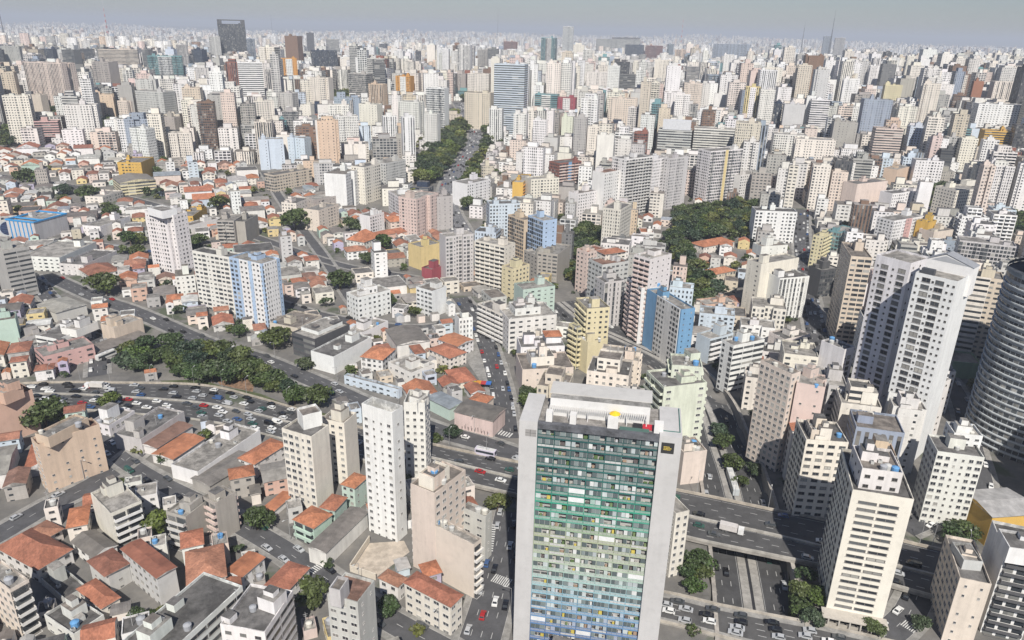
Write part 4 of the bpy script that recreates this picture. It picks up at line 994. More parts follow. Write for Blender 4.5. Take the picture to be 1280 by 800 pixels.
# ---------------------------------------------------------------- the rainbow slab: white end walls, 26 storeys of open galleries
def rainbow_slab():
    fr = frame_of('d15|650,523|853,545|b803'); O, ang, W, D, zb, zt = fr; H = zt-zb-1.0
    root = begin('apartment_building', 'huge slab with white end walls and galleries fading from dark green to blue', 'apartment building', O, ang, zb)
    wc = (.50,.492,.485); wl, wr = W*.115, W*.135
    a = MB(); a.box(0,-.9,-1,wl,D,H+1,wc); a.box(W-wr,-.9,-1,W,D,H+1,wc); a.build('end_wall', [WALL], root)
    nb, nf = 7, 26; fh = (H-1.2)/nf; bw = (W-wl-wr)/nb
    core = MB(); core.box(wl,1.3,-1,W-wr,D-.01,H-.2,(.42,.41,.39),(.62,.45,.4,0),cell=(bw/2,fh)); core.build('wall', [WALL], root)
    rf = MB(); rf.box(wl,-.5,H-1.15,W-wr,1.28,H+.4,(.13,.135,.15)); rf.box(wl+.003,1.29,H-.19,W-wr-.003,D,H+.02,(.33,.31,.29)); rf.build('roof', [ROOF], root)
    grad = [(0,(.02,.09,.09)),(5,(.025,.14,.125)),(7,(.04,.30,.20)),(9,(.12,.34,.26)),(10.5,(.34,.38,.24)),(12,(.37,.42,.30)),(14,(.40,.48,.37)),(16,(.34,.50,.47)),(18,(.26,.44,.52)),(20,(.17,.32,.48)),(22.5,(.09,.18,.37)),(26,(.06,.13,.31))]
    def gc(f): return tuple(float(np.interp(f, [g[0] for g in grad], [g[1][k] for g in grad])) for k in range(3))
    rnd = random.Random(5); rest = MB(); cnt = 0
    for f in range(nf):
        z0 = H-1.2-fh*(f+1); c = gc(f)
        s = MB(); s.box(wl,0,z0,W-wr,1.28,z0+.18,(.5,.5,.48)); s.box(wl,-.06,z0-.12,W-wr,-.002,z0+.3,c)
        s.box(wl,-.04,z0+.98,W-wr,.06,z0+1.08,c); s.build('gallery', [PLAIN], root)
    for k in range(nb+1):
        d = MB()
        for f in range(nf):
            z0 = H-1.2-fh*(f+1); x = min(max(wl+k*bw, wl+.07), W-wr-.07); d.box(x-.07,-.05,z0+.31,x+.07,1.27,z0+fh-.13,gc(f))
        d.build('divider', [PLAIN], root)
    for f in range(nf):
        z0 = H-1.2-fh*(f+1); c = gc(f)
        for k in range(nb):
            x0, x1 = wl+k*bw+.1, wl+(k+1)*bw-.1; b = MB()
            par = (.42,.41,.40) if f else (.30,.28,.27)
            par = tuple(.5*p+.5*q for p, q in zip(par, c)) if rnd.random() < .85 else (.5,.5,.49)
            n = rnd.choice((3,4,4)); sw = (x1-x0)/n
            for j in range(n):
                xa, xb = x0+j*sw, x0+(j+1)*sw; r = rnd.random()
                # parapet panel below the rail
                b.box(xa+.02,.0,z0+.31,xb-.02,.05,z0+.97,par)
                if r < .17:      # enclosed with pale panels or blinds
                    q = rnd.choice([(.62,.63,.62),(.50,.55,.55),(.40,.44,.45),tuple(.45*v+.3 for v in c)])
                    b.box(xa+.04,.10,z0+1.1,xb-.04,.14,z0+fh-.14,q)
                elif r < .62:    # glazing
                    b.face([(xa+.04,.13,z0+1.09),(xb-.04,.13,z0+1.09),(xb-.04,.13,z0+fh-.13),(xa+.04,.13,z0+fh-.13)],(.10,.125,.13) if rnd.random() < .6 else (.20,.24,.24),mi=1)
                    b.box(xb-.07,.08,z0+1.09,xb-.01,.15,z0+fh-.13,(.5,.52,.5))
                else:            # open gallery with things in it
                    if rnd.random() < .6: b.box(xa+.2,.35,z0+.19,xb-.25,.9,z0+rnd.uniform(1.1,1.9),rnd.choice([(.6,.6,.58),(.1,.16,.06),(.35,.25,.18),(.55,.45,.1),(.12,.1,.1),(.5,.5,.52),(.16,.22,.1)]))
            if rnd.random() < .05: b.box(x0,.07,z0+1.1,x1,.12,z0+fh-.14,(.70,.71,.71))
            cnt += 1
            if (nf-1-f)*nb+k >= nf*nb-100: b.build('window', [PLAIN, DGLASS], root)
            else:
                n0 = len(rest.v); rest.v += b.v; rest.f += [tuple(i+n0 for i in q) for q in b.f]; rest.c += b.c; rest.p += b.p; rest.u += b.u; rest.m += b.m
    tag(rest.build('window', [PLAIN, DGLASS], root), kind='stuff')
    # top storey: tall openings between green piers are part of the first row; roof terrace above it
    p = MB(); p.box(wl*1.5,D*.36,H+.02,W*.80,D-.4,H+5.2,(.66,.655,.64),top=True,tmi=1,tcol=(.34,.33,.31)); p.box(wl*1.4,D*.53,H+5.2,W*.81,D-.2,H+5.5,(.5,.49,.47)); p.build('rooftop_hut', [WALL, ROOF], root)
    q = MB()
    for i in range(46): q.box(W*.17+i*W*.0135,D*.24,H+2.9,W*.17+i*W*.0135+.22,D*.53,H+3.05,(.55,.54,.53))
    for i in range(6): q.box(W*.17+i*W*.122,D*.24,H+.02,W*.17+i*W*.122+.25,D*.26,H+2.9,(.62,.61,.6))
    q.build('pergola', [PLAIN], root)
    for x0, x1 in ((.16,.20),(.31,.35),(.545,.61),(.83,.885)):
        k = MB(); k.box(W*x0,D*.06,H+.02,W*x1,D*.2,H+3.1,(.68,.67,.65)); k.build('rooftop_hut', [WALL], root)
    k = MB(); k.box(W*.86,D*.1,H+.1,W*.985,D*.12,H+1.1,(.05,.16,.14)); k.box(W*.985,D*.1,H+.1,W*.99,D*.95,H+1.3,(.05,.16,.14)); k.box(W*.62,.9,H+.4,W*.8,1.2,H+1.2,(.08,.15,.13)); k.build('railing', [PLAIN], root)
    u = MB(); u.cyl(W*.585,D*.27,H+3.1,H+3.9,1.5,.1,8,(.75,.48,.02)); u.cyl(W*.585,D*.27,H+.02,H+3.1,.05,n=6,col=(.5,.5,.5))
    tag(u.build('parasol', [PLAIN]), 'yellow parasol on the roof terrace of the rainbow slab', 'parasol')
    o = bpy.data.objects['parasol']; o.location = root.location; o.rotation_euler = root.rotation_euler
    for col, xx in (((.03,.03,.035),.73),((.45,.03,.05),.79)):
        a = MB(); a.box(-1.2,-.6,0,1.2,.6,.5,col); a.box(-1.2,.35,.5,1.2,.6,1.1,col)
        t = a.build('sofa', [PLAIN]); M_ = Matrix.Rotation(ang, 4, 'Z') @ Vector((W*xx, D*.22, 0)); t.location = (root.location.x+M_.x, root.location.y+M_.y, zb+H+.05); t.rotation_euler.z = ang
        tag(t, ('black' if xx < .75 else 'red')+' outdoor sofa on the roof terrace of the rainbow slab', 'sofa')
    sg = MB(); x0, z0 = W-wr+wr*.12, H-3.9
    sg.box(x0,-1.05,z0,x0+3.2,-.91,z0+3.0,(.03,.03,.03))
    for zz, l in ((1.75,1.3),(1.35,2.0),(.95,1.7)):
        xx = .6
        while xx < .6+l: 
            ww = random.uniform(.12,.3); sg.box(x0+xx,-1.08,z0+zz,x0+xx+ww,-1.05,z0+zz+.24,(.62,.46,.08)); xx += ww+.09
    sg.build('sign_panel', [PLAIN], root)
    gr = MB(); gr.box(W*.04,-.97,H-3.4,wl*.95,-.91,H-1.4,(.30,.29,.28)); gr.box(W*.04+.0,-1.0,H-2.45,wl*.95,-.97,H-2.38,(.1,.1,.1)); gr.box(W*.07,-1.0,H-3.4,W*.073,-.97,H-1.4,(.1,.1,.1)); gr.build('vent_grille', [PLAIN], root)
    ca, sa = math.cos(ang), math.sin(ang)
    mark_poly([(O[0]+x*ca-y*sa, O[1]+x*sa+y*ca) for x, y in rectP(W, D+1, 0, -1)], 3)
    c = CURRENT; q = proj(O[0]+20, O[1], 40); EXT.append((640,855,490,800,170)); HEROES.append(('the rainbow slab', q[0], q[1], 170, 'apartment_building'))
    return root, fr
SLAB, SLABF = rainbow_slab()

# ---------------------------------------------------------------- the white twin tower with the gabled crown
def twin_tower():
    fr = frame_of('d19|1145,340|1198,352|b560'); O, ang, W, D, zb, zt = fr
    begin('apartment_building', 'tall white twin tower with a gabled crown and columns of dark bay balconies', 'apartment building', O, ang, zb)
    wh = PAL['white']; c = CURRENT
    add_vol(fr, wh, 'n n', tier='A', hut=False, clutter=.6, rc=ROOFC[3])
    H = zt-zb-.9
    # second wing behind left, first from the shade side; its roof
    f2 = frame_of('d17|1096,318|1139,329|b520'); add_vol(f2, wh, 's n', tier='A', hut=False, clutter=1, rc=ROOFC[3])
    f3 = frame_of('d13|1056,437|1069,433|b510'); add_vol(f3, wh, 'n n', tier='A', hut=False, rc=ROOFC[0])
    f4 = frame_of('d14|1170,481|1189,474|b552'); add_vol(f4, PAL['offwhite'], 'n s', tier='A', hut=False, rc=ROOFC[1])
    f5 = frame_of('d8|1111.5,490|1156,500|b562'); add_vol(f5, wh, 'n n', tier='A', hut=False, clutter=0, rc=ROOFC[1])
    # gabled crown behind the roof terrace of the front wing
    t = MB(); y0 = D*.64; hh = 4.2
    t.box(-.6,y0,H-8,W+1.2,y0+D*.36,H+hh,wh)
    t.face([(-.6,y0,H+hh),(W+1.2,y0,H+hh),((W-1)*.42,y0,H+hh+3.2)],wh)
    t.face([(-.6,y0+D*.36,H+hh),((W-1)*.42,y0+D*.36,H+hh+3.2),(W+1.2,y0+D*.36,H+hh)],wh)
    t.face([(.8,y0-.05,H+hh+.1),(W-.4,y0-.05,H+hh+.1),((W-1)*.42,y0-.05,H+hh+2.6)],(.40,.41,.43))  # shade of a recessed gable, painted as a darker triangle on the flat wall
    t.build('crown_wall', [WALL], c['root'])
    g = MB(); mx = (W-1)*.42
    g.face([(-.8,y0-.25,H+hh),(mx,y0-.25,H+hh+3.5),(mx,y0+D*.38,H+hh+3.5),(-.8,y0+D*.38,H+hh)][::-1],(.28,.29,.31))
    g.face([(W+1.4,y0-.25,H+hh),(mx,y0-.25,H+hh+3.5),(mx,y0+D*.38,H+hh+3.5),(W+1.4,y0+D*.38,H+hh)],(.28,.29,.31))
    g.build('crown_roof', [PLAIN], c['root'])
    sp = MB(); sp.box(1.2,2,H+.3,6,4.2,H+2.6,(.07,.075,.085)); sp.build('solar_panel', [PLAIN], c['root'])
    # bays: for every storey a short dark loggia with a white rail, in two columns; small square windows beside
    def bays(fr, cols, small, fl=2.95, zlo=2.0, wd=3.2):
        O2, a2, W2, D2, zb2, zt2 = fr; n = int((zt2-zb2-2)/fl)
        for k in range(n):
            z = zb2-c['zb']+zlo+k*fl
            if z+2 > zt2-c['zb']: break
            for x in cols:
                p = to_local((O2[0]+math.cos(a2)*x*W2, O2[1]+math.sin(a2)*x*W2)); c['wins'].append(('window', p[0], p[1], z, wd, 1.9, a2-c['ang'], None))
            for x in small:
                p = to_local((O2[0]+math.cos(a2)*x*W2, O2[1]+math.sin(a2)*x*W2)); c['wins'].append(('window', p[0], p[1], z+.3, .85, .85, a2-c['ang'], None))
    sh = zb
    bays((fr[0],fr[1],fr[2],fr[3],fr[4]+24,fr[5]), (.28,.6), (.08,.44,.80,.93))
    bays(f2, (.3,.8), (.1,.55)); bays(f3, (.55,), (.2,), wd=2.6)
    bays(f5, (), (.3,.46,.53,.60,.76), zlo=2.2)
    finish(frame=1)
    EXT.append((1045,1205,305,560,280)); HEROES.append(('the white twin tower', 1130, 440, 280, 'apartment_building'))
twin_tower()

# ---------------------------------------------------------------- the curved grey tower at the right edge
def curved_tower():
    Pl = G(1211, 545); k = math.hypot(Pl[0], Pl[1]); ce = np.array(Pl[:2])+np.array((33.0,-5.0)); rad = 34.0
    d = ray(1271, 331); t = k/np.hypot(d[0], d[1]); H = CAMZ+d[2]*t
    root = begin('office_tower', 'curved dark grey tower ringed with pale slab lines at the right edge', 'office tower', ce, R(-14), 0)
    n = 40; P = []
    for i in range(n):
        a = 2*math.pi*i/n; P.append((rad*math.cos(a)*1.0, rad*.8*math.sin(a)))
    b = MB(); b.prism(P,-1,H-4,(.33,.36,.385),(.9,.56,.35,0),cell=(2.1,3.1),top=True,tmi=1,tcol=(.06,.07,.09)); b.build('wall', [DGLASS2, ROOF], root)
    nf = int((H-6)/3.1); Q = inset(P, -.55)
    for f in range(nf):
        s = MB(); z = 3.1*f+2.0
        s.prism(Q, z, z+.5, (.52,.55,.565), top=True, bot=True); s.build('slab_edge', [PLAIN], root)
    r2 = inset(P, 6); u = MB(); u.prism(r2, H-4, H+14, (.10,.12,.14),(.7,.6,.5,0),cell=(3,3.1),top=True,tmi=1,tcol=(.1,.11,.12)); u.build('penthouse', [DGLASS2, ROOF], root)
    pr = MB(); pr.prism(inset(P,-.3), H-4.0, H-2.6, (.20,.23,.25), top=False); pr.build('parapet', [PLAIN], root)
    fn = MB()
    a0 = -1.25
    for q, aa in enumerate((-1.32,)):
        x, y = rad*1.03*math.cos(aa), rad*.82*math.sin(aa)
    for f in range(nf-2):
        z = 3.1*f+2.6; wv = MB(); x, y = rad*math.cos(-1.02), rad*.8*math.sin(-1.02)
        wv.box(x-1.6,y-2.2,z,x+2.4,y+2,z+1.35,(.66,.66,.66)); wv.build('balcony', [PLAIN], root)
    c = [(ce[0]+rad*1.1*math.cos(i*.5), ce[1]+rad*.9*math.sin(i*.5)) for i in range(13)]
    mark_poly(c, 1); HEROES.append(('the curved grey tower', 1255, 480, 290, 'office_tower'))
DGLASS2 = WALL
curved_tower()
# rows of doors, podium and canopy of the cream tower: a low base along its front
# ---------------------------------------------------------------- landmarks of the skyline, measured by left, right, top and foot
FL = '''
o~dark glass office tower with an open frame on top, tallest on the left skyline~279,311,30,86~charcoal~g
o~pale grey tower beside the dark glass tower with the open frame~266,279,46,86~lightgrey~d
o~wide teal glass slab below the left skyline~191,232,70,113~teal~g
a~wide beige slab with horizontal bands under the red mast~129,176,62,96~beige~h
o~dark brown block right of the left edge masts~80,101,62,98~darkgrey~h
a~grey tower near the left edge~6,30,58,92~grey~p
a~wide cream complex with vertical ribs on the left~31,98,78,141~peach~v~H
a~concrete grey tower with dense windows next to the wide cream complex~118,147,77,124~concrete~d
a~tan tower with rows of windows at the left edge~-4,27,90,142~sand~p
a~slim cream tower in front of the tan tower~16,47,119,180~cream~p~H
a~narrow beige tower behind the slim cream tower~43,61,118,158~beige~s
a~cream white corner tower with dark window columns~88,128,131,181~offwhite~p~X
a~red brick block with white bands~48,77,151,179~rose~h
a~low white block beside the red brick block~82,107,162,188~white~k
a~beige twin tower on the left hillside~121,146,118,153~tan~s~H
a~peach twin tower beside the beige one~149,166,126,158~peach~p~H
a~wide pale grey slab with many windows on the left~168,216,114,156~lightgrey~q
o~white tower with dark horizontal bands and white side fins~304,333,78,142~white~h
a~white twelve storey block with window columns above the houses~165,193,160,207~white~q~U
a~cream block with window columns above the houses~216,243,166,202~ivory~q~U
a~grey block with plain walls among the left houses~202,224,146,172~concrete~s
o~dark brown slab with a slanting side~357,378,45,96~brown~n
o~thin dark tower behind the dark brown slab~386,395,41,80~charcoal~n
o~navy blue glass cube tower~391,424,63,99~navy~g
o~grey tower behind the navy blue glass cube~410,426,49,82~grey~h
a~cream tower with orange corner stripes~354,374,73,112~orange~p
a~cream hotel tower with rounded top storeys~386,416,97,147~ivory~p~X
a~grey block with a brown terrace top~434,464,92,136~grey~g
a~red brown striped tower left of the orange tower~460,483,105,152~tan~v
a~orange and peach striped tower~493,516,95,130~orange~p
o~white framed office block with a blue glass front~531,559,110,168~white~g
a~cream block with a blue grey top~529,549,142,190~offwhite~p
a~white tower with a dark arched recess~571,589,56,110~white~v
a~slim white tower at the skyline middle~552,562,61,105~white~p
a~grey tower at the skyline middle~596,610,62,98~grey~v
o~white and blue glass tower with horizontal bands~614,656,80,172~paleblue~h
a~white slab with a single green stripe~610,628,136,180~white~v
a~beige slab with square windows above the avenue trees~582,613,92,125~cream~p
a~beige grey slab curving along the avenue trees~578,615,116,162~beige~p
a~white tower edged in blue, left of its twin~480,498,145,186~white~v
a~white tower edged in blue, right of its twin~504,521,146,203~white~v
a~broad white block behind the blue edged twins~496,528,127,172~offwhite~p~H
a~creamy white tower with window columns, left of the blue edged twins~421,451,145,195~offwhite~q~U
a~plain cream tower behind the creamy white tower~447,476,130,170~ivory~s
a~narrow cream block by the left trees~375,392,131,158~cream~s
a~white block behind the white and cream houses~345,371,116,150~lightgrey~p
a~pale cream slab at the left middle~321,345,126,162~ivory~p
a~pale blue white slab in the left middle~327,357,174,212~paleblue~s~U
a~second pale blue white slab, just right of the first~359,387,172,214~paleblue~s~U
o~green glass tower with a cream frame~674,694,47,95~teal~g
a~slender white tower at the top of the skyline~701,715,33,82~white~h
o~very wide pale building under a rooftop sign~742,799,49,80~lightgrey~h
o~navy glass block beside the wide pale building~779,803,56,88~navy~g
o~brown red block on the skyline~804,826,57,88~redbrown~h
a~tan tower right of the brown red block~841,856,62,92~tan~v
o~blue grey striped slab under the right skyline~888,934,55,90~bluegrey~v
a~slender white tower in front of the blue grey striped slab~901,913,68,106~white~q
o~low glass block with pale blue bands~666,697,118,148~teal~h
a~white block with crimson side panels~695,719,122,150~crimson~p
a~grey slab with a dotted wall~714,731,147,212~grey~q
a~beige slab joined to the grey dotted wall~731,746,158,214~cream~q
a~grey block crowned by a blank pale billboard~819,860,162,208~lightgrey~h
a~broad white block with window rows right of the billboard block~863,914,161,208~offwhite~h
a~pale green tower above the orange stepped tower~700,715,146,182~palegreen~s
a~salmon and white tower in the middle distance~757,793,123,170~peach~p~H
o~dark grey block behind the salmon and white tower~771,793,93,126~darkgrey~h
a~slim white slab left of the dark grey block~757,772,82,128~white~q
a~pale block in front of the wide sign building~730,760,90,122~offwhite~p
a~cream tower below the brown red block~815,833,75,116~ivory~p
a~grey tower with a white blue neighbour~856,872,83,114~grey~h
a~white twin slab in the right middle~890,909,117,148~white~n
a~tall tower with a yellow edge and grey stripes~925,943,108,168~yellow~v
a~white tower beside the yellow edged one~943,961,112,172~offwhite~q
o~narrow blue glass tower beside the tallest mast~1024,1034,45,82~bluegrey~g
o~grey office block beside the tallest mast~1038,1051,47,84~lightgrey~h
a~wide white slab at the right edge of the skyline~1212,1276,130,175~white~k
o~dark striped office block below the wide white slab~1222,1258,163,200~mustard~h
a~cream slab tower at the right edge~1234,1276,102,140~cream~v
o~brick red tower at the right~1209,1222,101,138~brick~n
a~white tower with banded front, right of the brick red tower~1128,1158,158,205~paleblue~p
a~cream tower with a dark cap on the right hillside~1192,1213,172,218~ivory~p
a~white tower with rounded balconies on the right hillside~1218,1238,174,222~white~d
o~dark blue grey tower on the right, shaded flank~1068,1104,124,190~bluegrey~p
a~yellow white tower behind the dark blue grey one~1098,1120,106,150~paleyellow~p
o~grey block with a single dark opening~974,1000,130,176~lightgrey~n
a~white banded tower right of the grey block with the opening~1006,1029,124,178~white~h
a~broad white slab with window grid on the right slope~962,1003,168,205~offwhite~d
a~creamy slab with window grid on the right slope~988,1038,174,218~cream~p~H
a~concrete block with a twin roof hut on the right slope~1034,1064,152,202~concrete~s
a~tall cream tower above the shaded street~1008,1030,206,262~cream~p~H
a~second cream tower above the shaded street~1032,1052,214,264~peach~p
a~dusty brown banded block in the right middle~1084,1119,160,215~pink~h
a~white slab with small windows at the right~1136,1172,200,240~white~p
o~black and white striped tower at the right~1168,1184,186,226~charcoal~h
a~white glazed tower at the right~1122,1140,196,232~paleblue~d
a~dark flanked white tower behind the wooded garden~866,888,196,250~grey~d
o~black glass tower at the very left edge of the skyline~-6,9,62,93~charcoal~g
o~navy block between the left edge mast and the brown block~54,73,61,86~navy~g
o~dark banded slab left of the teal glass slab~181,192,62,100~darkgrey~h
o~navy tower with a white centre right of the teal slab~240,258,62,92~navy~v
o~black tower under the red and white mast~104,120,61,84~charcoal~g
o~dark block right of the red and white mast~143,155,46,66~brown~g
o~grey office tower left of the dark open framed tower~226,239,56,98~grey~v
o~dark grey tower at the right of the open framed tower~312,322,48,88~bluegrey~g
o~black slab among pale towers near the middle skyline~474,484,55,82~charcoal~g
o~dark tower by the park on the ridge~519,526,64,86~charcoal~g
o~brick topped tower in the middle skyline~628,646,52,82~redbrown~h
o~steel blue tower right of the middle skyline~831,839,55,92~bluegrey~g
o~dark blue tower at the right of the billboard block~962,972,128,172~navy~g
o~black glass slab on the far right slope~1258,1284,156,205~charcoal~g
o~dark brown tower on the far right~1186,1200,118,150~brown~h
o~tall grey tower on the right middle slope~1138,1152,96,142~bluegrey~v
a~tall white tower above the right slope~1046,1066,98,150~white~q~H
a~slim cream tower above the right slope~1126,1137,70,112~cream~q
a~pair like white tower near the right skyline~1080,1098,82,126~white~d~H
a~tall white slab near the wooded garden~840,858,118,166~white~p~U
a~tall pale tower in front of the dark grey block~782,800,134,180~offwhite~d
a~slim tall white tower below the crimson panelled block~664,682,150,200~white~q~H
a~tall greyish tower above the blue grey office slab~640,658,142,190~offwhite~p~U
'''
CATS = {'a':('apartment_building','apartment building'),'o':('office_tower','office tower')}
def far_building(kind, label, xl, xr, yt, yb, col, sty, shape='rect', cat=None, tier='B'):
    xm = (xl+xr)/2; P = G(xm, yb); k = proj(*P)[2]; Wm = (xr-xl)*k/F
    a = -.22 if xm > 560 else random.choice((.34, -.3))
    d = ray(xm, yt); t = np.hypot(P[0], P[1])/np.hypot(d[0], d[1]); zt = CAMZ+d[2]*t
    ap = a-math.atan2(-P[0], P[1])           # angle against the line of sight
    w_ = Wm/(abs(math.cos(ap))+.6*abs(math.sin(ap))); dd = max(10, min(w_*.6, 24))
    nm, ct = CATS[kind]; lab = ''
    c_, s_ = math.cos(a), math.sin(a); O = np.array([P[0]-c_*w_/2, P[1]-s_*w_/2])
    zb = terr(P[0], P[1])-2
    begin(nm, label, ct, O, a, zb)
    st2 = ('n' if sty == 'n' else random.choice((sty, 'n', 's', sty)))
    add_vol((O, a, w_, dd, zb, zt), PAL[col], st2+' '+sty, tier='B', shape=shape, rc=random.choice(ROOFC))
    if col in ('crimson', 'orange', 'yellow', 'teal'):
        add_vol((O+np.array([c_*w_*.3-s_*-.6, s_*w_*.3+c_*-.6]), a, w_*.4, 3, zb, zt-1), PAL['white'], 'n '+('p' if sty == 'v' else sty), tier='B', clutter=0)
    finish()
    HEROES.append((label, xm, (yt+yb)/2, math.hypot(P[0], P[1]), nm))
    EXT.append((xl, xr, yt, yb, math.hypot(P[0], P[1])))
    return CURRENT['root'], O, a, w_, dd, zb, zt
FARB = {}
for line in FL.strip().split('\n'):
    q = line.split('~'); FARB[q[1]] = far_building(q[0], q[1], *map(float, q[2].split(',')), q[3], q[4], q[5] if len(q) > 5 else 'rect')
def on_top(label, name, fn, mats):
    root, O, a, w_, dd, zb, zt = FARB[label]; b = MB(); fn(b, w_, dd, zt-zb); return b.build(name, mats, root)
on_top('dark glass office tower with an open frame on top, tallest on the left skyline', 'crown_frame', lambda b, w, d, h: (b.box(0,0,h,w*.16,d,h+9,PAL['charcoal']), b.box(w*.84,0,h,w,d,h+9,PAL['charcoal']), b.box(0,0,h+9,w,d,h+12,PAL['charcoal'])), [PLAIN])
on_top('grey block crowned by a blank pale billboard', 'billboard', lambda b, w, d, h: b.box(w*.12,-.5,h,w*.95,d*.5,h+11,(.60,.61,.63)), [PLAIN])
def skysign(b, w, d, h):
    x = w*.36; rnd = random.Random(3)
    while x < w*.98:
        ww = rnd.uniform(2.5,5); b.box(x,1,h+.5,x+ww,2,h+rnd.uniform(9,12),(.08,.075,.075)); x += ww+1
    b.box(w*.0,0,h-3,w,.6,h+.5,(.7,.7,.7))
on_top('very wide pale building under a rooftop sign', 'rooftop_sign', skysign, [PLAIN])
# glass museum hung from two red beams
def museum():
    P = G(520, 100); k = proj(*P)[2]; W = 46*k/F; a = -.08
    root = begin('museum', 'low glass museum hung under a bright red beam frame', 'museum', (P[0]-W/2, P[1]), a, terr(P[0], P[1]))
    b = MB(); b.box(3,2,9,W-3,26,25,(.2,.25,.25),(.85,.8,.2,0),cell=(3,5)); b.build('wall', [WALL], root)
    r = MB()
    for y in (0, 25): r.box(0,y,25.3,W,y+3.5,31,(.5,.045,.03)); r.box(0,y,-1,4.5,y+3.5,25.3,(.5,.045,.03)); r.box(W-4.5,y,-1,W,y+3.5,25.3,(.5,.045,.03))
    r.build('beam_frame', [PLAIN], root); mark_poly(rect_poly(P[0], P[1]+14, W, 34, a), 5); EXT.append((494,546,72,101,k)); mark_poly(rect_poly(P[0], P[1]-25, W, 60, a), 0)
museum()
# lattice masts on the ridge
def mast(x0, yb, x1, yt, wide, cols, label):
    P = G(x0, yb); d = ray(x1, yt); t = np.hypot(P[0], P[1])/np.hypot(d[0], d[1]); H = CAMZ+d[2]*t-P[2]
    root = empty('radio_mast', (P[0], P[1], P[2])); tag(root, label, 'radio mast'); n = 14
    b = MB(); wd = wide
    def half(z): return max(.7, wd*(1-z/(H*.8))) if z < H*.8 else .7
    for i in range(n):
        z0, z1 = H*.86*i/n, H*.86*(i+1)/n; c = cols[i % len(cols)]; A, B = half(z0), half(z1)
        C0 = [(-A,-A,z0),(A,-A,z0),(A,A,z0),(-A,A,z0)]; C1 = [(-B,-B,z1),(B,-B,z1),(B,B,z1),(-B,B,z1)]
        for q in range(4):
            b.bar(C0[q], C1[q], .75, c); b.bar(C0[q], C1[(q+1) % 4], .4, c); b.bar(C0[(q+1) % 4], C1[q], .4, c); b.bar(C1[q], C1[(q+1) % 4], .4, c)
    b.build('lattice', [METAL], root)
    s = MB(); s.cyl(0,0,H*.86,H,.9,.5,6,cols[-1]); s.build('spire', [METAL], root)
RW = ((.55,.10,.07),(.6,.58,.56)); GY = ((.12,.12,.125),(.16,.16,.16))
mast(137, 56, 129, -1, 7, RW, 'red and white lattice mast on the left ridge')
mast(9, 62, 0, 10, 5, GY, 'dark lattice mast at the left edge')
mast(850, 66, 851, 14, 4, RW, 'slim red and white mast right of the middle')
mast(999, 78, 1004, 27, 5, GY, 'shorter dark lattice mast on the right ridge')
mast(1033, 84, 1043, 12, 6, GY, 'tallest dark lattice mast on the right ridge')
mast(622, 58, 621, 9, 2.5, GY, 'thin grey mast in the middle of the skyline')
mast(341, 48, 339, 13, 2.0, GY, 'thin grey mast left of the skyline middle')

# verges, bare earth and yards
def patch(name, poly, col, lift=.06, mt=None, kind='structure', amt=None):
    P = [G(*p) for p in poly]; b = MB(); b.face([(p[0], p[1], terr(p[0], p[1])+lift) for p in P], col); o = b.build(name, [mt or CONC]); tag(o, kind=kind); return P
VERGE = m_attr('grass_and_earth', .95, .5, .5, 3, stain=.3)
patch('verge', [(200,476),(250,474),(330,500),(408,517),(408,526),(325,492),(300,487),(250,479),(205,479)][::-1], (.10,.12,.05), .021, VERGE)
patch('slope', [(262,462),(300,462),(318,478),(316,490),(275,481)], (.26,.16,.10), .028, VERGE)
patch('bank', [(852,742),(858,690),(888,699),(886,745)], (.10,.105,.05), .023, VERGE)
patch('bank', [(985,772),(986,705),(1030,713),(1026,778)], (.10,.105,.05), .026, VERGE)
patch('courtyard', [(440,712),(462,679),(505,676),(512,690),(470,722)], (.52,.45,.37), .022)
patch('plaza', [(560,398),(590,392),(612,430),(628,470),(600,476),(576,440)], (.30,.29,.27), .024)
patch('plaza', [(612,652),(640,655),(640,690),(618,690)], (.24,.235,.23), .027)
wb = MB(); Q = [G(*p)[:2] for p in ((438,713),(462,678))]
for p, q in (((438,713),(462,677)),((438,714),(470,725))):
    a, b_ = np.array(G(*p)[:2]), np.array(G(*q)[:2]); d = (b_-a)/np.hypot(*(b_-a)); n_ = np.array([-d[1], d[0]])*.15
    wb.prism([tuple(a-n_), tuple(b_-n_), tuple(b_+n_), tuple(a+n_)], 0, 2.6, (.62,.56,.47))
tag(wb.build('courtyard_wall', [PLAIN]), 'cream garden wall around the paved courtyard', 'wall')
# ---------------------------------------------------------------- parks and tree masses keep their ground
TREES = []                        # (x, y, radius, height, kind, where)
def grove(where, poly, r=(4.5, 7), gap=7.0, far=False, h=1.45, keep=1.0, pad=3.0):
    P = [G(*p)[:2] for p in poly]; arr = np.zeros_like(OCC); cx = np.mean([p[0] for p in P]); cy_ = np.mean([p[1] for p in P])
    A = np.array(P); x0, x1, y0, y1 = A[:,0].min(), A[:,0].max(), A[:,1].min(), A[:,1].max()
    def inside(x, y):
        c = False; j = len(P)-1
        for i in range(len(P)):
            if (P[i][1] > y) != (P[j][1] > y) and x < (P[j][0]-P[i][0])*(y-P[i][1])/(P[j][1]-P[i][1]+1e-9)+P[i][0]: c = not c
            j = i
        return c
    pts = []
    yy = y0
    while yy < y1:
        xx = x0+random.uniform(0, gap)
        while xx < x1:
            x, y = xx+random.uniform(-.35, .35)*gap, yy+random.uniform(-.35, .35)*gap
            if inside(x, y) and random.random() < keep and is_free(x, y, 3, 3, 0): pts.append((x, y))
            xx += gap
        yy += gap*.9
    for x, y in pts:
        rr = random.uniform(*r); TREES.append((x, y, rr, rr*h*random.uniform(.85, 1.2), 0, where))
    for x, y in pts: mark_poly(rect_poly(x, y, gap, gap, 0), pad-2)
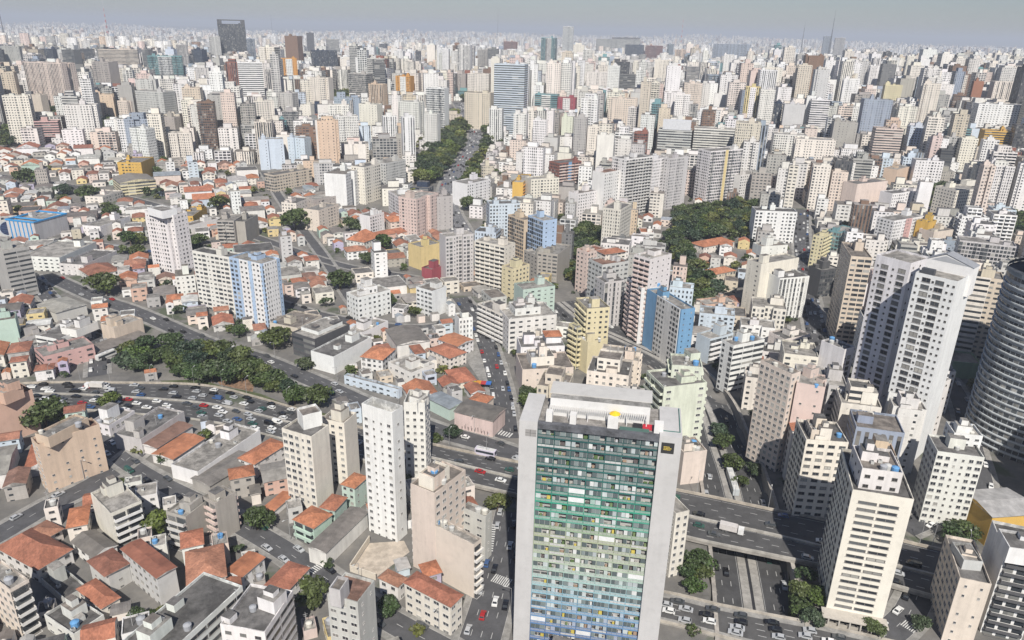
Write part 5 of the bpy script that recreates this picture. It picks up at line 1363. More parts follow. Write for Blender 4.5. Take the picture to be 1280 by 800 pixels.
def single(px, py, rpx, where, h=1.5):
    P = G(px, py); k = proj(*P)[2]; r_ = rpx*k/F; TREES.append((P[0], P[1], r_, r_*h, 1, where)); mark_poly(rect_poly(P[0], P[1], r_*1.5, r_*1.5, 0), 0)
grove('in the wooded strip beside the expressway', [(150,455),(178,438),(215,430),(262,440),(310,458),(350,478),(405,496),(400,508),(340,505),(300,496),(250,478),(215,468),(170,470)], (4.5,8), 8, keep=.8)
grove('on the slope above the wooded strip', [(188,408),(205,398),(250,420),(262,436),(225,432),(195,425)], (4,6), 7)
grove('in the wooded garden between the towers', [(838,300),(845,268),(880,262),(935,272),(945,290),(918,300),(870,300),(865,330),(893,370),(880,392),(850,372),(850,340)], (6,9), 10)
grove('behind the wooded garden', [(905,268),(940,255),(947,290),(925,300)], (6,9), 10)
grove('beside the slim cream tower', [(710,320),(722,290),(745,288),(758,300),(750,322),(730,330)], (6,8), 9)
grove('below the light blue end wall', [(705,345),(712,325),(735,330),(728,370),(715,375)], (5,7), 9)
grove('along the tree-lined avenue, on its left', [(522,230),(528,198),(556,172),(583,148),(594,160),(578,186),(558,214),(548,240)], (9,12), 12)
grove('along the tree-lined avenue, on its right', [(592,200),(606,172),(610,132),(622,130),(620,165),(606,196)], (7,10), 13)
grove('along the right kerb of the tree-lined avenue', [(578,228),(590,208),(600,190),(604,172),(612,176),(606,200),(596,222),(588,240)], (6,8), 9)
grove('where the tree-lined avenue meets the ridge', [(560,150),(575,128),(600,122),(600,138),(580,152)], (9,12), 14)
grove('at the bend of the tree-lined avenue', [(566,262),(575,225),(588,232),(590,262),(580,278)], (7,9), 11)
grove('in the park on the ridge', [(495,86),(590,78),(590,96),(548,97),(500,93)], (11,15), 20)
grove('in the small park on the slope', [(800,140),(806,122),(824,115),(842,128),(838,142)], (10,14), 16)
grove('along the avenue behind the viaduct', [(884,605),(890,545),(898,535),(925,575),(940,618),(925,622),(905,570)], (4.5,6.5), 8, pad=2)
grove('on the bank below the viaduct', [(858,735),(860,690),(886,700),(884,742)], (4,5.5), 7)
grove('between the avenue and the cream tower', [(985,760),(990,712),(1010,705),(1028,720),(1026,772),(1000,775)], (4.5,6), 7)
grove('behind the cream tower by the viaduct', [(1142,672),(1150,652),(1200,655),(1222,668),(1215,680),(1165,684)], (4,6), 7.5)
grove('beside the right foot of the cream tower', [(1110,765),(1112,735),(1128,735),(1126,775)], (4,5.5), 7)
grove('on the right hillside', [(1160,250),(1168,238),(1190,240),(1185,275),(1170,280)], (7,10), 13)
grove('at the right edge of the hillside', [(1225,245),(1232,225),(1280,222),(1285,250),(1240,258)], (8,11), 14)
grove('on the right below the hillside', [(1228,300),(1240,282),(1285,276),(1290,310),(1262,306)], (7,9), 12)
grove('along the shaded street', [(994,330),(990,282),(1000,280),(1012,345),(1006,350)], (5,7), 9)
grove('behind the tall white tower', [(147,322),(150,302),(182,300),(184,322)], (5,7), 9)
grove('to the right of the tall white tower', [(226,325),(228,300),(255,305),(258,322)], (5,7), 10)
grove('in the small grove behind the rainbow slab', [(645,520),(650,490),(690,487),(695,515)], (4.5,6), 7)
grove('left of the blocks on the left hillside', [(0,188),(2,165),(22,160),(24,182)], (7,9), 13)
grove('between the towers on the left hillside', [(62,152),(60,138),(88,138),(88,155)], (7,10), 14)
grove('below the wide pale grey slab', [(130,170),(132,152),(160,150),(200,158),(196,170),(160,172)], (7,9), 14)
grove('left of the narrow cream block', [(415,142),(418,118),(440,120),(444,142)], (8,10), 15)
grove('on the slope under the cream tower', [(872,480),(870,440),(900,452),(905,480)], (5,7), 9)
grove('behind the white twin tower', [(1040,455),(1046,430),(1060,432),(1058,455)], (4,5), 8)
grove('by the right edge towers', [(1205,505),(1200,480),(1215,478),(1222,500)], (4,5.5), 8)
for x, y, r_, wh in ((6,530,26,'in the dark clump at the left edge of the expressway'),(32,535,27,'in the dark clump at the left edge of the expressway'),(58,533,26,'in the dark clump at the left edge of the expressway'),(76,528,17,'in the dark clump at the left edge of the expressway'),(1000,768,17,'between the avenue and the cream tower'),(1015,782,16,'between the avenue and the cream tower'),(1003,748,16,'between the avenue and the cream tower'),(1006,728,14,'between the avenue and the cream tower'),(1018,755,17,'between the avenue and the cream tower'),(866,742,15,'on the bank below the viaduct'),(874,722,14,'on the bank below the viaduct'),(862,712,12,'on the bank below the viaduct'),(903,562,15,'in the middle of the avenue behind the viaduct'),(913,588,16,'in the middle of the avenue behind the viaduct'),(897,545,13,'in the middle of the avenue behind the viaduct'),(924,610,11,'in the middle of the avenue behind the viaduct'),(134,368,20,'by the junction on the left'),(344,436,19,'beside the service road'),(425,362,18,'among the low houses'),(138,508,13,'standing in the expressway median'),(322,662,21,'by the blank concrete twin'),(200,668,20,'beside the concrete tower'),(388,755,24,'at the bottom beside the white slab apartments'),(622,640,16,'behind the down street'),(484,768,18,'beside the ornate corner building'),(412,708,10,'by the courtyard wall'),(565,548,11,'beside the service road, right end'),(545,552,9,'below the white tower'),(478,385,17,'beside the white two storey building'),(370,287,20,'behind the red roofed houses'),(108,252,14,'among the left houses'),(80,244,11,'among the left houses, further left'),(140,272,12,'behind the white plain hall'),(36,232,15,'near the left edge'),(230,300,12,'by the long white row'),(275,262,14,'near the pair of grey slabs'),(440,290,12,'left of the large red hip roof'),(478,312,14,'right of the large red hip roof'),(460,330,12,'below the large red hip roof'),(205,580,11,'in the lane by the halls'),(174,565,9,'by the lane of the halls'),(258,548,9,'in the yard of the halls'),(522,790,10,'on the pavement at the bottom'),(1092,793,14,'at the foot of the cream tower'),(1150,785,13,'at the bottom right corner street'),(865,790,10,'at the end of the bridge street'),(945,596,12,'behind the viaduct on the right'),(1195,560,11,'beside the white twin tower'),(440,760,13,'at the bottom by the pale block'),(300,420,11,'beside the gridded slab'),(290,455,10,'with purple blossom by the wooded strip'),(380,462,12,'on the verge of the service road')):
    single(x, y, r_, wh)
# ---------------------------------------------------------------- the rest of the city fills the blocks
def inpoly(P, x, y):
    c = False; j = len(P)-1
    for i in range(len(P)):
        if (P[i][1] > y) != (P[j][1] > y) and x < (P[j][0]-P[i][0])*(y-P[i][1])/(P[j][1]-P[i][1]+1e-9)+P[i][0]: c = not c
        j = i
    return c
LOW = [(-900,190),(40,188),(110,186),(200,205),(300,208),(330,230),(400,238),(430,262),(560,292),(600,350),(640,400),(650,640),(650,1200),(-900,1200)]
MIDL = [(-400,172),(300,150),(560,150),(610,300),(560,300),(430,262),(330,230),(110,188)]
GARDEN = [(780,285),(845,262),(945,262),(950,330),(930,400),(860,400),(790,300)]
CORR = [(505,150),(560,140),(640,125),(645,200),(640,300),(575,345),(540,300),(505,250)]
BARE = [(820,690),(1300,690),(1300,1300),(820,1300)]
WHITES = ['white']*11+['offwhite']*9+['cream']*5+['ivory']*4+['lightgrey']*3+['grey','grey','concrete','beige','sand','peach','peach','pink','paleblue','tan','darkgrey','bluegrey','brown']
HOUSEC = ['offwhite']*5+['white']*4+['cream']*4+['ivory','concrete','lightgrey','lightgrey','grey','peach','pink','sand','yellow','mint','salmon','paleblue','lilac']
SPEC = []
def tree_at(x, y, r_, wh):
    if is_free(x, y, r_*1.5, r_*1.5, 0): TREES.append((x, y, r_, r_*1.65, 2, wh)); mark_poly(rect_poly(x, y, r_*1.3, r_*1.3, 0))
def seen(x, y, z=0):
    p = proj(x, y, z); return -70 < p[0] < 1350 and p[1] < 900, p
rg = random.Random(11)
def lots(zone_ok, ang, ext, cell, depth, gen, street=(72, 96, 9)):
    """walk a rotated grid of lots with streets left open"""
    x0, x1, y0, y1 = ext; ca, sa = math.cos(ang), math.sin(ang); cx, cy_ = (x0+x1)/2, (y0+y1)/2; Rr = math.hypot(x1-x0, y1-y0)/2+50
    t = -Rr
    while t < Rr:
        dd = rg.uniform(*depth)
        if (t % street[1]) < street[2]: t += street[2]-(t % street[1])+.1; continue
        s = -Rr
        while s < Rr:
            ww = rg.uniform(*cell)
            if (s % street[0]) < street[2]: s += street[2]-(s % street[0])+.1; continue
            x, y = cx+(s+ww/2)*ca-(t+dd/2)*sa, cy_+(s+ww/2)*sa+(t+dd/2)*ca
            if x0 < x < x1 and y0 < y < y1:
                ok, p = seen(x, y, terr(x, y))
                if ok and zone_ok(p, x, y): gen(x, y, ww, dd, ang, p)
            s += ww+.3
        t += dd+.4
def cap(x, y, w_, h):
    """the tallest an invented building may be without hiding the upper part of a measured one behind it"""
    z = terr(x, y); p = proj(x, y, z+h); k = w_*.6*F/p[2]; dist = math.hypot(x, y)
    lim = -99
    for xl, xr, yt, yb, dd in EXT:
        if dd > dist+4 and p[0]+k > xl+1 and p[0]-k < xr-1 and p[1] < yb: lim = max(lim, yt+(yb-yt)*.66)
    if p[1] < lim:
        b = proj(x, y, z)[1]
        if b <= lim: return 4.0
        h = h*(b-lim)/(b-p[1])
    return h
def put(kind, x, y, w_, d_, a, h, col, roof, sty, shape='rect'):
    if not is_free(x, y, w_, d_, a): return False
    h = cap(x, y, w_, h)
    if h < 3.2: return False
    if h < 12 and kind == 'apartment_building': sty = 'k k'
    mark_poly(rect_poly(x, y, w_, d_, a), .2)
    SPEC.append(dict(kind=kind, x=x, y=y, w=w_, d=d_, a=a, h=h, col=col, roof=roof, sty=sty, shape=shape)); return True
def gen_house(x, y, w_, d_, a, p):
    q = rg.random()
    if q < .05: return
    if q < .10: tree_at(x, y, rg.uniform(2.2, 4.2), 'among the houses'); return
    h = rg.choice((3.5, 4, 6.2, 6.5, 7, 9))
    for k in range(3):
        f = (1, .8, .6)[k]; ww, dd = w_*f, d_*f
        if is_free(x, y, ww, dd, a):
            rf = rg.choice('tttgggmmmffff') if y > 330 else rg.choice('tttggggmmf'); 
            if q > .955 and ww > 8 and y > 330: h = rg.uniform(14, 24); rf = 'f'
            return put('house' if h < 13 else 'apartment_building', x, y, ww, dd, a, h, rg.choice(HOUSEC), rf, 'k' if h < 13 else rg.choice('pkq'))
def gen_shed(x, y, w_, d_, a, p):
    if rg.random() < .35: put('warehouse', x, y, w_, d_, a, rg.uniform(5, 9), rg.choice(HOUSEC), rg.choice('mmffg'), 'n')
def gen_tower(x, y, w_, d_, a, p):
    dist = math.hypot(x, y); q = rg.random()
    if q < .04: tree_at(x, y, rg.uniform(4.5, 8), 'between the towers'); return
    midl = inpoly(MIDL, p[0], p[1]); gd = inpoly(GARDEN, p[0], p[1])
    if gd: return
    base = 46 if not midl else 28
    if dist > 850: base = 62
    if p[0] > 960 and 180 < p[1] < 480: base = 46
    if 560 < p[0] < 960 and p[1] > 240: base = 31
    if dist > 700 and p[0] < 330: base = 46
    h = max(9, rg.gauss(base, base*.3))
    if p[1] > 300 and p[0] > 600: h = min(h, 33)
    if p[1] > 330: h = min(h, 30)
    if inpoly(CORR, p[0], p[1]): h = min(h, 11)
    if inpoly(BARE, p[0], p[1]): return
    if rg.random() < .2: h = rg.uniform(7, 16)
    if dist > 1100 and rg.random() < .06: h *= 1.35
    h = min(h, 105)
    tp = proj(x, y, terr(x, y)+h)[1]; lim_ = 54+rg.random()*26
    if dist > 800 and tp < lim_: h = max(12, h*(p[1]-lim_)/(p[1]-tp))
    f = rg.uniform(.66, .97)
    for k in (1, .75, .55):
        ww, dd = w_*f*k, d_*f*k
        if min(ww, dd) > 7 and is_free(x, y, ww, dd, a):
            off_ = dist > 700 and rg.random() < .10
            col = rg.choice(['charcoal','navy','teal','bluegrey','darkgrey','brown','redbrown','grey','lightgrey']) if off_ else rg.choice(WHITES)
            sty = rg.choice('pppqqqqddwwvlhs' if not off_ else 'ghhvg')+' '+rg.choice('ppqqqddwwlnsvs' if not off_ else 'ghvg')
            return put('office_tower' if off_ else 'apartment_building', x, y, ww, dd, a, h, col, 'f', sty, rg.choice(('rect','rect','H','U','X')))
def low_ok(p, x, y): return inpoly(LOW, p[0], p[1])
def high_ok(p, x, y): return not inpoly(LOW, p[0], p[1])
for q in ([(84,476),(118,446),(190,402),(262,428),(262,462)],[(84,476),(262,440),(420,495),(412,520),(250,482)],[(855,745),(860,688),(890,700),(886,750)],[(982,775),(988,705),(1032,712),(1028,782)],[(60,340),(100,335),(130,375),(100,400),(60,372)],[(560,398),(600,395),(628,470),(600,476)],[(611,650),(640,655),(640,695),(616,692)],[(436,713),(462,679),(505,676),(512,692),(470,724)]): mark_poly([G(*p) for p in q])
# a first sparse pass of larger sheds, then houses, then towers
lots(low_ok, .42, (-700, 260, 110, 900), (16, 30), (15, 28), gen_shed, (74, 104, 6))
lots(lambda p, x, y: low_ok(p, x, y) and y < 330, .42, (-400, 160, 90, 330), (10, 18), (12, 22), gen_house, (500, 500, .1))
lots(low_ok, .42, (-700, 260, 100, 900), (9, 16), (12, 21), gen_house, (74, 104, 6))
lots(high_ok, -.25, (-120, 800, 150, 1100), (17, 27), (15, 24), gen_tower, (84, 78, 9))
lots(high_ok, .2, (-1100, 0, 480, 1300), (20, 32), (16, 25), gen_tower, (90, 90, 10))
lots(high_ok, -.12, (-1900, 1900, 1000, 2680), (21, 34), (18, 27), gen_tower, (115, 100, 13))
# small fillers so that no block stays bare
def gen_small(x, y, w_, d_, a, p):
    q = rg.random()
    if q < .12: tree_at(x, y, rg.uniform(2.5, 5), 'in a back yard'); return
    if is_free(x, y, w_, d_, a): put('house', x, y, w_, d_, a, rg.uniform(3.5, 9), rg.choice(HOUSEC), rg.choice('tggmffff'), 'k')
lots(lambda p, x, y: p[1] < 830 and not inpoly(BARE, p[0], p[1]), -.25, (-80, 520, 110, 900), (7, 12), (8, 13), gen_small, (92, 80, 7))
lots(low_ok, .42, (-700, 260, 100, 700), (5.5, 8), (6, 9), gen_small, (74, 104, 4))
lots(low_ok, .44, (-500, 220, 100, 520), (4.2, 6), (4.5, 7), gen_small, (300, 300, .1))

def gen_lean(x, y, w_, d_, a, p):
    if rg.random() < .8 and is_free(x, y, w_, d_, a): put('house', x, y, w_, d_, a, rg.uniform(3.2, 5), rg.choice(HOUSEC), rg.choice('gmmmff'), 'n')
lots(low_ok, .40, (-420, 220, 100, 430), (3.2, 5), (3.6, 6), gen_lean, (300, 300, .1))
# which get to be things of their own: the ones that show largest
def size(s): 
    z = terr(s['x'], s['y']); p = proj(s['x'], s['y'], z+s['h']*.7); ins = -10 < p[0] < 1290 and p[1] < 790
    s['px'], s['py'] = p[0], p[1]; s['z'] = z
    return (s['w']+s['d'])*.6*(s['h']+s['d']*.6)/p[2]**2*(1 if ins else .02)
for s in SPEC: s['size'] = size(s)
from collections import Counter, defaultdict
have = Counter(h[4] for h in HEROES)
LIMIT = {'apartment_building':292-have['apartment_building'], 'house':285-have['house'], 'office_tower':70-have['office_tower'], 'warehouse':60}
SPEC.sort(key=lambda s: -s['size'])
cnt = Counter(); OWN = []; MASS = []
for s in SPEC:
    if cnt[s['kind']] < LIMIT[s['kind']]: cnt[s['kind']] += 1; OWN.append(s)
    else: MASS.append(s)
ORD = ['nearest','second nearest','third nearest','fourth nearest','fifth nearest','sixth nearest','seventh nearest','eighth nearest','ninth nearest','tenth nearest','eleventh nearest','twelfth nearest','thirteenth nearest','fourteenth nearest','fifteenth nearest','sixteenth nearest','seventeenth nearest','eighteenth nearest']
def shorten(t):
    w_ = [x for x in t.replace('old ', '').split()]; cut = len(w_)
    for i, x in enumerate(w_):
        if i >= 3 and x in ('with','in','on','beside','behind','among','under','along','tucked','above','squeezed','next','by','left,','joined','of','standing','below','between','at','dotted','fading','ringed','stepping','edge,','left','right'): cut = i; break
    return ' '.join(w_[:min(cut, 5)]).rstrip(',')
_sh = Counter(shorten(h[0]) for h in HEROES)
REFS = [(shorten(h[0]), h[1], h[2], h[3]) for h in HEROES if _sh[shorten(h[0])] == 1]
def relation(px, py, dist):
    best = min(REFS, key=lambda h: math.hypot((h[1]-px), (h[2]-py)*1.3)+(0 if True else 0))
    dx, dy = px-best[1], py-best[2]
    if abs(dx) > abs(dy)*1.2: r_ = 'left of' if dx < 0 else 'right of'
    else: r_ = 'behind' if dist > best[3] else 'in front of'
    return r_, (best[0] if best[0].startswith('the ') else 'the '+best[0])
def unique_labels(items):
    """items: dicts with 'head' (adjective phrase), px, py, dist -> label"""
    groups = defaultdict(list)
    for s in items:
        r_, ref = relation(s['px'], s['py'], s['dist']); s['tail'] = r_+' '+ref; groups[(s['head'], s['tail'])].append(s)
    for (hd, tl), g in groups.items():
        g.sort(key=lambda s: s['dist'])
        for i, s in enumerate(g):
            s['label'] = f'{hd} {tl}' if len(g) == 1 else f'{ORD[min(i, len(ORD)-1)]} {hd} {tl}'
            if len(s['label'].split()) > 16: s['label'] = s['label'].replace(' flat roofed', '').replace(' two storey', '').replace(' bare', '').replace(' gable', '').replace(' hip', '').replace(' sheet roof', ' roof')
KW = {'apartment_building':'apartment block','house':'house','office_tower':'office block','warehouse':'shed'}
for s in OWN:
    s['dist'] = math.hypot(s['x'], s['y']); s['tc'] = rg.randrange(len(TILEC)); s['sc'] = rg.randrange(len(SHEETC))
    c = cword(s['col']); k = KW[s['kind']]
    if s['roof'] in 'tg' : hd = f"{c} {k} with {'brown' if s['tc'] in (3, 4) else ('orange' if s['tc'] in (2, 5) else 'red')} {'hip' if s['roof'] == 't' else 'gable'} roof"
    elif s['roof'] == 'm': hd = f"{c} {k} with {'pale' if s['sc'] in (2, 4) else 'dull'} sheet roof"
    elif s['kind'] == 'house': hd = f"{'low' if s['h'] < 6 else 'two storey'} {c} flat roofed house"
    elif s['kind'] == 'warehouse': hd = f'{c} flat roofed shed'
    else: hd = f"{'low' if s['h'] < 15 else ('mid height' if s['h'] < 34 else 'tall')} {c} {k}"
    s['head'] = hd
unique_labels(OWN)
CATN = {'apartment_building':'apartment building','house':'house','office_tower':'office tower','warehouse':'warehouse'}
GRP = {'apartment_building':'apartment blocks of the inner city','house':'houses in the low blocks','office_tower':'office blocks between the apartment blocks','warehouse':'sheds and halls in the low blocks'}
for s in OWN:
    ca, sa = math.cos(s['a']), math.sin(s['a']); O = np.array([s['x']-ca*s['w']/2+sa*s['d']/2, s['y']-sa*s['w']/2-ca*s['d']/2])
    zb = min(terr(O[0], O[1]), s['z'])-.3
    begin(s['kind'], s['label'], CATN[s['kind']], O, s['a'], zb, GRP[s['kind']])
    near = s['dist'] < 300
    rc = TILEC[s['tc']] if s['roof'] in 'tg' else (SHEETC[s['sc']] if s['roof'] == 'm' else None)
    if s['roof'] in 'tg': rc = jit(rc, .12)
    big = s['kind'] in ('apartment_building', 'office_tower')
    add_vol((O, s['a'], s['w'], s['d'], zb, s['z']+s['h']), PAL[s['col']], s['sty'] if ' ' in s['sty'] else s['sty']+' '+s['sty'], roof=s['roof'], tier='A' if near and s['dist'] < 330 else 'B', shape=s['shape'] if big else 'rect', rc=rc, hut=big, clutter=1 if big else .5, par=.9 if big else .5)
    if big and rg.random() < .35 and s['h'] > 20:     # set-back top
        add_vol((O+np.array([ca*s['w']*.2-sa*s['d']*.25, sa*s['w']*.2+ca*s['d']*.25]), s['a'], s['w']*.55, s['d']*.6, zb+s['h']-3, s['z']+s['h']+rg.uniform(3, 7)), PAL[s['col']], 'n '+s['sty'][0], tier='B', clutter=.3, hut=False)
    finish()
def mass(specs, name, label_, jitter=True):
    b = MB()
    for s in specs:
        P = rect_poly(s['x'], s['y'], s['w'], s['d'], s['a']); z = s['z']-1; col = jit(PAL[s['col']], .07); st = ST.get(s['sty'].split()[-1]) ; st2 = ST.get(s['sty'].split()[0])
        zt = s['z']+s['h']; sd = rg.random()
        def wall(i, st_):
            a, c_ = P[i], P[(i+1) % 4]; L = math.hypot(c_[0]-a[0], c_[1]-a[1])
            if st_: nu, nv, par = max(1, round(L/st_[0])), max(1, round(s['h']/st_[1])), (st_[2], st_[3], sd, 0)
            else: nu = nv = 1; par = (0,0,sd,0)
            b.face([(*a,z),(*c_,z),(*c_,zt),(*a,zt)], col, par, [(0,0),(nu,0),(nu,nv),(0,nv)])
        if s['roof'] == 'f':
            for i in range(4): wall(i, st if i % 2 == 0 else st2)
            rc = jit(rg.choice(ROOFC), .1); b.face([(*p,zt) for p in P], rc, mi=1)
            if s['kind'] != 'house':
                f = rg.uniform(.25, .6); Q = rect_poly(s['x']+rg.uniform(-2, 2), s['y']+rg.uniform(-2, 2), s['w']*f, s['d']*rg.uniform(.25, .55), s['a']); b.prism(Q, zt+.01, zt+rg.uniform(2.5, 6.5), jit(col, .1), (0,0,sd,0), tmi=1, tcol=rc)
        else:
            for i in range(4): wall(i, st)
            c_ = jit(rg.choice(TILEC if s['roof'] in 'tg' else SHEETC), .15); hx = min(s['w'], s['d'])*.22
            mx = [((P[i][0]+P[(i+1) % 4][0])/2, (P[i][1]+P[(i+1) % 4][1])/2, zt+hx) for i in range(4)]
            A, B = (mx[3], mx[1]) if s['w'] >= s['d'] else (mx[0], mx[2]); T = [(*p, zt) for p in P]; mi = 2 if s['roof'] in 'tg' else 3
            if s['w'] >= s['d']: fs = [[T[0],T[1],B,A],[T[2],T[3],A,B]]; ends = [[T[1],T[2],B],[T[3],T[0],A]]
            else: fs = [[T[1],T[2],B,A],[T[3],T[0],A,B]]; ends = [[T[0],T[1],A],[T[2],T[3],B]]
            for f in fs: b.face(f, c_, uv=[(0,0),(s['w'],0),(s['w'],s['d']/2),(0,s['d']/2)], mi=mi)
            for f in ends: b.face(f, col, (0,0,sd,0))
    o = b.build(name, [WALL, ROOF, TILE, SHEET]); tag(o, label_, None, None, 'stuff')
for kd, nm, lb in (('apartment_building','city_blocks','pale apartment blocks packed across the middle distance'),('office_tower','city_offices','dark office blocks scattered through the middle distance'),('house','city_houses','small houses filling the gaps between the apartment blocks'),('warehouse','city_sheds','small sheds in the low blocks')):
    q = [s for s in MASS if s['kind'] == kd]
    if q: mass(q, nm, lb)

# far city to the horizon, one mass: vectorised boxes
def far_city():
    r_ = np.random.default_rng(4); n = 46000
    y = 2550+(r_.random(n)**1.35)*12500; x = (r_.random(n)*2-1)*(y*.74+200)
    dens = np.sin(x/620.+2)*np.sin(y/540.)+.6*np.sin(x/240.+y/380.)+.7*r_.random(n)
    park = ((np.abs(y-4700-x*.25) < 320) & (x > 500) & (x < 4500)) | ((np.abs(y-4300) < 260) & (x > -500) & (x < 350)) | ((np.abs(y-7600) < 450) & (x > 600))
    keep = (dens > -.45) & ~park; x, y = x[keep], y[keep]; n = len(x)
    cl = np.clip((dens[keep]+.6)/2, 0, 1)
    h = np.where(r_.random(n) < .25, 6+8*r_.random(n), 18+58*r_.random(n)*(.45+cl)); w_ = 13+15*r_.random(n); d_ = 12+12*r_.random(n); a = r_.choice([-.25, .3, .1, -.5], n)
    z = hill(x, y); ca, sa = np.cos(a), np.sin(a)
    cols = np.array([PAL[c] for c in WHITES]); ci = cols[r_.integers(0, len(cols), n)]*(.92+.14*r_.random((n, 1)))
    V = np.zeros((n, 8, 3))
    for k, (u, v) in enumerate(((-.5,-.5),(.5,-.5),(.5,.5),(-.5,.5))):
        X = x+u*w_*ca-v*d_*sa; Y = y+u*w_*sa+v*d_*ca
        V[:,k] = np.stack([X, Y, z-2], 1); V[:,k+4] = np.stack([X, Y, z+h], 1)
    base = (np.arange(n)*8)[:,None]
    quads = np.array([[0,1,5,4],[1,2,6,5],[2,3,7,6],[3,0,4,7],[4,5,6,7]])
    Fc = (base[:,None,:]+quads[None]).reshape(-1, 4)
    me = bpy.data.meshes.new('distant_city'); me.vertices.add(n*8); me.vertices.foreach_set('co', V.reshape(-1))
    nfc = len(Fc); me.loops.add(nfc*4); me.polygons.add(nfc); me.polygons.foreach_set('loop_start', np.arange(nfc)*4); me.polygons.foreach_set('loop_total', np.full(nfc, 4)); me.loops.foreach_set('vertex_index', Fc.reshape(-1).astype(np.int32))
    me.update(calc_edges=True)
    colr = np.repeat(ci, 5, 0); roofc = np.array(ROOFC)[r_.integers(0, len(ROOFC), n)]; colr[4::5] = roofc*1.1
    ca_ = me.color_attributes.new('Col', 'FLOAT_COLOR', 'CORNER'); pa_ = me.color_attributes.new('par', 'FLOAT_COLOR', 'CORNER')
    c4 = np.concatenate([np.repeat(colr, 4, 0), np.ones((nfc*4, 1))], 1); ca_.data.foreach_set('color', c4.reshape(-1).astype(np.float32))
    wf = np.repeat(r_.choice([.42,.45,.6,1.0,.5], n), 5); hf = np.repeat(r_.choice([.42,.5,.45,.6], n), 5); wf[4::5] = 0; hf[4::5] = 0; sd = np.repeat(r_.random(n), 5)
    p4 = np.repeat(np.stack([wf, hf, sd, np.zeros_like(sd)], 1), 4, 0); pa_.data.foreach_set('color', p4.reshape(-1).astype(np.float32))
    uv = me.uv_layers.new(name='UVMap'); nu = np.repeat(np.round(w_/3.2), 5); nv = np.repeat(np.round(h/3), 5)
    U = np.stack([np.zeros_like(nu), np.zeros_like(nu), nu, np.zeros_like(nu), nu, nv, np.zeros_like(nu), nv], 1); uv.data.foreach_set('uv', U.reshape(-1).astype(np.float32))
    me.materials.append(WALL); o = link('distant_city', me); tag(o, 'pale city of towers fading to the horizon', None, None, 'stuff')
far_city()
# ---------------------------------------------------------------- trees: trunk, limbs and a crown of leaf clumps
def crown_mesh(seed, n_lobe, per, tint, flat=1.0, leaf=.085):
    """radius about 1, base of crown at z=.35, top about 1.55"""
    rd = np.random.default_rng(seed); b_v = []; cols = []
    lob = []
    for i in range(n_lobe):
        a = rd.random()*6.283; rr = .18+.52*rd.random()**.7; z = .55+.75*rd.random()*(1.15-rr*.7)
        lob.append((math.cos(a)*rr, math.sin(a)*rr, z*flat, .26+.22*rd.random()))
    lob.append((0, 0, 1.15*flat, .42))
    for (lx, ly, lz, lr) in lob:
        tone = .75+.5*rd.random()
        for k in range(per):
            v = rd.normal(size=3); v /= np.linalg.norm(v); v[2] = abs(v[2])*1.0 if rd.random() < .72 else v[2]
            q = np.array((lx, ly, lz))+v*lr*(.62+.45*rd.random())*np.array((1, 1, .8))
            nrm = v*.7+rd.normal(size=3)*.55; nrm /= np.linalg.norm(nrm)
            t = np.cross(nrm, rd.normal(size=3)); t /= np.linalg.norm(t); s = np.cross(nrm, t); l = leaf*(.6+.8*rd.random())
            b_v += [q+t*l+s*l*.2, q+s*l*.9, q-t*l+s*l*.1, q-s*l*.8]
            c = np.array(tint)*tone*(.7+.6*rd.random()); cols.append(c)
    V = np.array(b_v); n = len(cols)
    me = bpy.data.meshes.new('crown'); me.vertices.add(n*4); me.vertices.foreach_set('co', V.reshape(-1)); me.loops.add(n*4); me.polygons.add(n)
    me.polygons.foreach_set('loop_start', np.arange(n)*4); me.polygons.foreach_set('loop_total', np.full(n, 4)); me.loops.foreach_set('vertex_index', np.arange(n*4).astype(np.int32)); me.update(calc_edges=True)
    ca_ = me.color_attributes.new('Col', 'FLOAT_COLOR', 'CORNER'); ca_.data.foreach_set('color', np.concatenate([np.repeat(np.array(cols), 4, 0), np.ones((n*4, 1))], 1).reshape(-1).astype(np.float32))
    me.materials.append(LEAF); return me, V, np.array(cols)
def trunk_mesh(seed):
    rd = random.Random(seed); b = MB(); bc = (.12,.09,.065)
    b.cyl(0,0,-.1,.55,.07,.05,7,bc)
    for i in range(6):
        a = i*1.05+rd.random(); r_ = rd.uniform(.25,.55); p0 = (0,0,rd.uniform(.35,.55)); p1 = (math.cos(a)*r_*.5, math.sin(a)*r_*.5, rd.uniform(.7,.85)); p2 = (math.cos(a)*r_, math.sin(a)*r_, rd.uniform(.95,1.25))
        b.bar(p0, p1, .025, bc); b.bar(p1, p2, .015, bc)
    return b.mesh('trunk', BARK)
GREENS = [(.044,.070,.022),(.058,.084,.024),(.030,.052,.024),(.085,.105,.030),(.050,.074,.038)]
CR = [crown_mesh(20+i, 11+i % 4, 95, GREENS[i % 5], (1, .85, 1.1)[i % 3]) for i in range(7)]
JAC = crown_mesh(77, 10, 60, (.17,.11,.22))
SMALL = [crown_mesh(50+i, 6, 26, GREENS[i % 5], 1, .17) for i in range(4)]
TR = [trunk_mesh(i) for i in range(3)]
rt_ = random.Random(21); items = []
for i, (x, y, r_, h, kd, wh) in enumerate(TREES):
    z = terr(x, y); p = proj(x, y, z+h*.6); ins = -15 < p[0] < 1295 and -10 < p[1] < 800
    items.append(dict(x=x, y=y, r=r_, h=h, kd=kd, wh=wh, px=p[0], py=p[1], z=z, dist=math.hypot(x, y), size=(r_/p[2])**2*(1 if ins else .01)))
items.sort(key=lambda s: -s['size'])
own, rest = items[:285], items[285:]
def prominent(s): return s['r'] > 6.4
